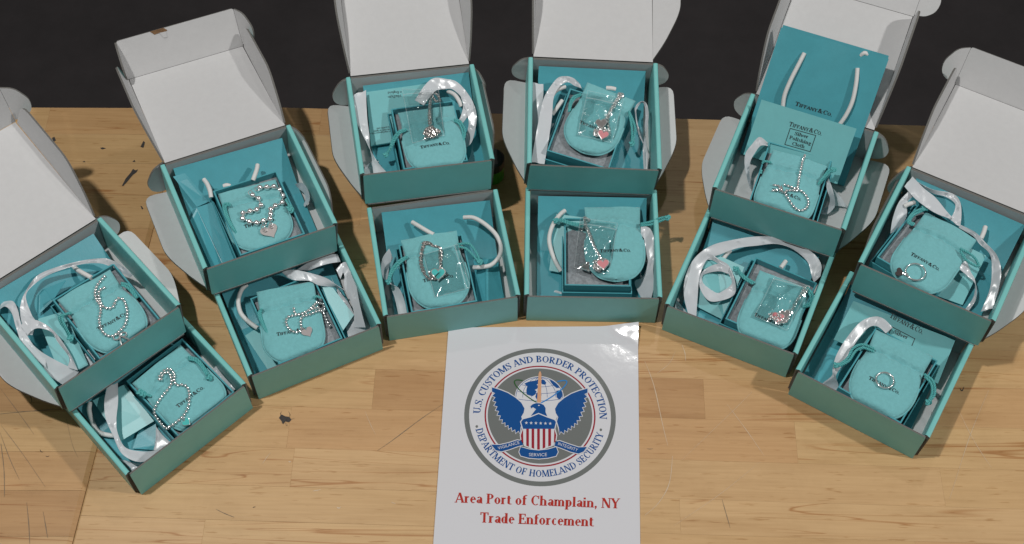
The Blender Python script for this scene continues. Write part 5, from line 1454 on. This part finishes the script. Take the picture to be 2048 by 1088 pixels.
def grow(pts, d):
    P = np.array(pts, float); a = sum(p[0] * q[1] - q[0] * p[1] for p, q in zip(P, np.roll(P, -1, 0)))
    out = []
    for i in range(len(P)):
        e1 = P[i] - P[i - 1]; e2 = P[(i + 1) % len(P)] - P[i]
        n1 = np.array([e1[1], -e1[0]]) / (np.linalg.norm(e1) + 1e-9); n2 = np.array([e2[1], -e2[0]]) / (np.linalg.norm(e2) + 1e-9)
        b = n1 + n2; b = b / max(.6, (b @ b) ** .5) * (1 if a > 0 else -1)
        out.append(tuple(P[i] + b * d))
    return out
def ell(cx, cy, rx, ry, n_=40, a0=0, a1=360): return [(cx + rx * math.cos(R(a)), cy + ry * math.sin(R(a))) for a in np.linspace(a0, a1, n_, endpoint=a1 - a0 < 360)]
def stroke(name, pts, wd, k, m):
    P = spline([(x, y, 0) for x, y in pts], 5)[:, :2]; T = np.gradient(P, axis=0); T /= np.linalg.norm(T, axis=1)[:, None] + 1e-9
    Nn = np.stack([-T[:, 1], T[:, 0]], 1)
    return flat(name, [em(*(p + n * wd / 2), k) for p, n in zip(P, Nn)] + [em(*(p - n * wd / 2), k) for p, n in list(zip(P, Nn))[::-1]], m)
# globe
shape('globe', ell(595, 395, 184, 160), 5, 'i_white')
shape('globe_rim', ell(595, 395, 178, 154), 6, 'i_blue'); shape('globe_face', ell(595, 395, 174, 150), 7, 'i_white')
for rx in (60, 125): stroke('globe_line', [(595 - rx, 395), (595 - rx * .9, 330), (595 - rx * .45, 262), (595, 246)], 3, 8, 'i_blue'); stroke('globe_line', [(595 + rx, 395), (595 + rx * .9, 330), (595 + rx * .45, 262), (595, 246)], 3, 8, 'i_blue')
for y, hw_ in ((300, 130), (350, 162), (405, 172)): stroke('globe_line', [(595 - hw_, y), (595 - hw_ * .5, y + 12), (595, y + 16), (595 + hw_ * .5, y + 12), (595 + hw_, y)], 3, 9, 'i_blue')
shape('continent', [(482, 292), (510, 278), (540, 272), (570, 268), (590, 256), (588, 290), (575, 300), (592, 312), (578, 330), (562, 338), (575, 350), (565, 372), (545, 385), (522, 380), (500, 372), (498, 340), (505, 310)], 10, 'i_blue')
shape('continent', [(602, 262), (632, 262), (648, 285), (640, 300), (618, 296), (604, 282)], 10, 'i_blue')
shape('continent', [(575, 360), (600, 355), (612, 375), (600, 410), (580, 415), (565, 390)], 10, 'i_blue')
shape('continent', [(670, 262), (705, 275), (735, 300), (748, 322), (725, 325), (700, 305), (688, 290)], 10, 'i_blue')
shape('continent', [(722, 345), (755, 340), (770, 360), (765, 392), (745, 412), (726, 395)], 10, 'i_blue')
shape('breast', [(455, 430), (740, 430), (745, 500), (715, 575), (470, 575), (445, 500)], 11, 'i_white')
# wings
wing = [(240, 320), (300, 338), (360, 362), (415, 396), (460, 435), (484, 478), (478, 510), (460, 540), (470, 572), (455, 620), (450, 668)]
tips = [(418, 664), (392, 648), (365, 632), (340, 612), (316, 590), (296, 562), (280, 528), (267, 492), (256, 456), (247, 420), (242, 384), (240, 352)]
zig = []
for i, t in enumerate(tips):
    nt = tips[i + 1] if i + 1 < len(tips) else (240, 320)
    d_ = np.array(nt, float) - t; nn2 = np.array([-d_[1], d_[0]]) / np.linalg.norm(d_)
    if nn2[0] < 0: nn2 = -nn2
    zig += [t, tuple((np.array(t) + nt) / 2 + nn2 * 22 + d_ * .12)]
lw_ = wing + [(440, 646)] + zig[:-1]
rw_ = [(1194 - x + 3, y + 13 * (1 - x / 597) * 1.0) for x, y in lw_]
for wv in (lw_, rw_):
    shape('wing_outline', grow(wv, 7), 12, 'i_white'); shape('wing', wv, 13, 'i_blue')
shape('spire', [(578, 436), (589, 222), (594, 204), (600, 198), (607, 204), (611, 222), (608, 436)], 14, 'i_peach')
stroke('green_orbit', [(470, 268), (425, 264), (408, 280), (428, 318), (480, 368), (540, 412), (585, 438)], 8, 15, 'i_green')
stroke('blue_orbit', [(730, 276), (785, 268), (802, 282), (775, 322), (720, 368), (660, 408), (606, 438)], 8, 15, 'i_sky')
shape('head_outline', grow([(528, 462), (545, 447), (572, 438), (602, 440), (628, 452), (642, 475), (642, 505), (656, 545), (520, 545), (548, 510), (566, 482), (532, 474)], 5), 16, 'i_white')
shape('head', [(528, 462), (545, 447), (572, 438), (602, 440), (628, 452), (642, 475), (642, 505), (656, 540), (528, 540), (550, 510), (570, 484), (548, 470), (534, 478)], 17, 'i_blue')
shape('eye', ell(592, 456, 7, 4, 12), 18, 'i_white')
# shield
sh_top = [(473, 560), (530, 545), (590, 520), (650, 545), (708, 565), (720, 580), (708, 632), (473, 632), (458, 580)]
sh = [(473, 560), (530, 545), (590, 520), (650, 545), (708, 565), (720, 580), (708, 632), (722, 680), (716, 725), (690, 755), (640, 772), (588, 796), (532, 772), (488, 755), (462, 725), (456, 680), (473, 632), (458, 580)]
shape('shield_outline', grow(sh, 8), 19, 'i_white'); shape('shield', sh, 20, 'i_white')
shape('shield_chief', sh_top, 21, 'i_blue')
def bottom(x):
    q = [(456, 700), (462, 725), (488, 755), (532, 772), (588, 796), (640, 772), (690, 755), (716, 725), (722, 700)]
    return np.interp(x, [a for a, _ in q], [b for _, b in q])
shape('shield_stripe', [(473, 632), (456, 680), (462, 725), (476, 742)], 21, 'i_red')
shape('shield_stripe', [(708, 632), (722, 680), (716, 725), (704, 740)], 21, 'i_red')
for x0, x1 in ((497, 517), (537, 557), (579, 599), (620, 640), (662, 683)):
    shape('shield_stripe', [(x0, 632), (x1, 632), (x1, bottom(x1)), ((x0 + x1) / 2, bottom((x0 + x1) / 2)), (x0, bottom(x0))], 21, 'i_red')
for i in range(6):
    cx, cy = 498 + 35.8 * i, 587 + i
    shape('star', [(cx + (13 if q % 2 == 0 else 5.2) * math.sin(math.pi * q / 5), cy - (13 if q % 2 == 0 else 5.2) * math.cos(math.pi * q / 5)) for q in range(10)], 22, 'i_white')
# banners
bl_ = [(233, 750), (300, 752), (370, 736), (430, 716), (458, 720), (474, 752), (430, 764), (370, 786), (310, 802), (268, 792)]
br_ = [(952, 768), (890, 770), (815, 746), (748, 722), (722, 726), (706, 758), (760, 776), (830, 804), (890, 818), (928, 802)]
bc_ = [(444, 806), (455, 768), (520, 786), (590, 794), (660, 786), (722, 768), (735, 806), (720, 836), (660, 850), (590, 856), (515, 850), (456, 834)]
for q in (bl_, br_): shape('banner_outline', grow(q, 6), 19, 'i_white'); shape('banner', q, 20, 'i_blue')
shape('banner_outline', grow(bc_, 6), 22, 'i_white'); shape('banner', bc_, 23, 'i_blue')
def sans_em(text, a, b, cap, k, sag=0.0):
    a = np.array(a, float); b = np.array(b, float); d = b - a; u = np.array([d[1], -d[0]]) / np.linalg.norm(d)
    def fn(x, y, z):
        p = a + d * x + u * y * cap + np.array([0, sag * 4 * x * (1 - x)])
        return em(p[0], p[1], k)
    sg.part('banner_lettering', sans(text, fn), 'i_white', parent=emb)
sans_em('VIGILANCE', (288, 788), (448, 744), 24, 24); sans_em('SERVICE', (516, 836), (652, 836), 25, 25, 3); sans_em('INTEGRITY', (732, 752), (880, 803), 24, 24)
# ring lettering
def arc_text(text, a0, a1, rb, cap, inward, K=.17, N=.085):
    wt = width(text)
    def fn(u, v, z):
        a = a0 + (a1 - a0) * u / wt
        r_ = (rb - v * cap if inward else rb + v * cap) * ER
        return EC + np.array([r_ * math.cos(R(a)), r_ * math.sin(R(a)), 6e-5 + 1.2e-4 + z])
    sg.part('ring_lettering', serif(text, fn, K=K, N=N), 'i_blue', parent=emb)
arc_text('U.S. CUSTOMS AND BORDER PROTECTION', 179.5, -3.0, .785, .098, False)
arc_text('DEPARTMENT OF HOMELAND SECURITY', 194.5, 343.0, .873, .095, True)
for x, y in ((126, 612), (1057, 637)): shape('dot', ell(x, y, 10, 10, 16), 3, 'i_grey')
emb = None
def red_line(text, a, b, cap):
    pa_ = np.array(a, float); d = np.array(b, float) - pa_; wt = width(text); u = np.array([d[1], -d[0]]) / np.linalg.norm(d)
    def fn(x, y, z):
        p = pa_ + d * x / wt + u * y * cap
        return ground(p[0], p[1], SZ) + np.array([0, 0, 1e-4 + z])
    sg.part('red_lettering', serif(text, fn, K=.19, N=.085), 'i_text')
red_line('Area Port of Champlain, NY', (910, 1005), (1239, 1017), 20)
red_line('Trade Enforcement', (960, 1045), (1187, 1053), 20.5)
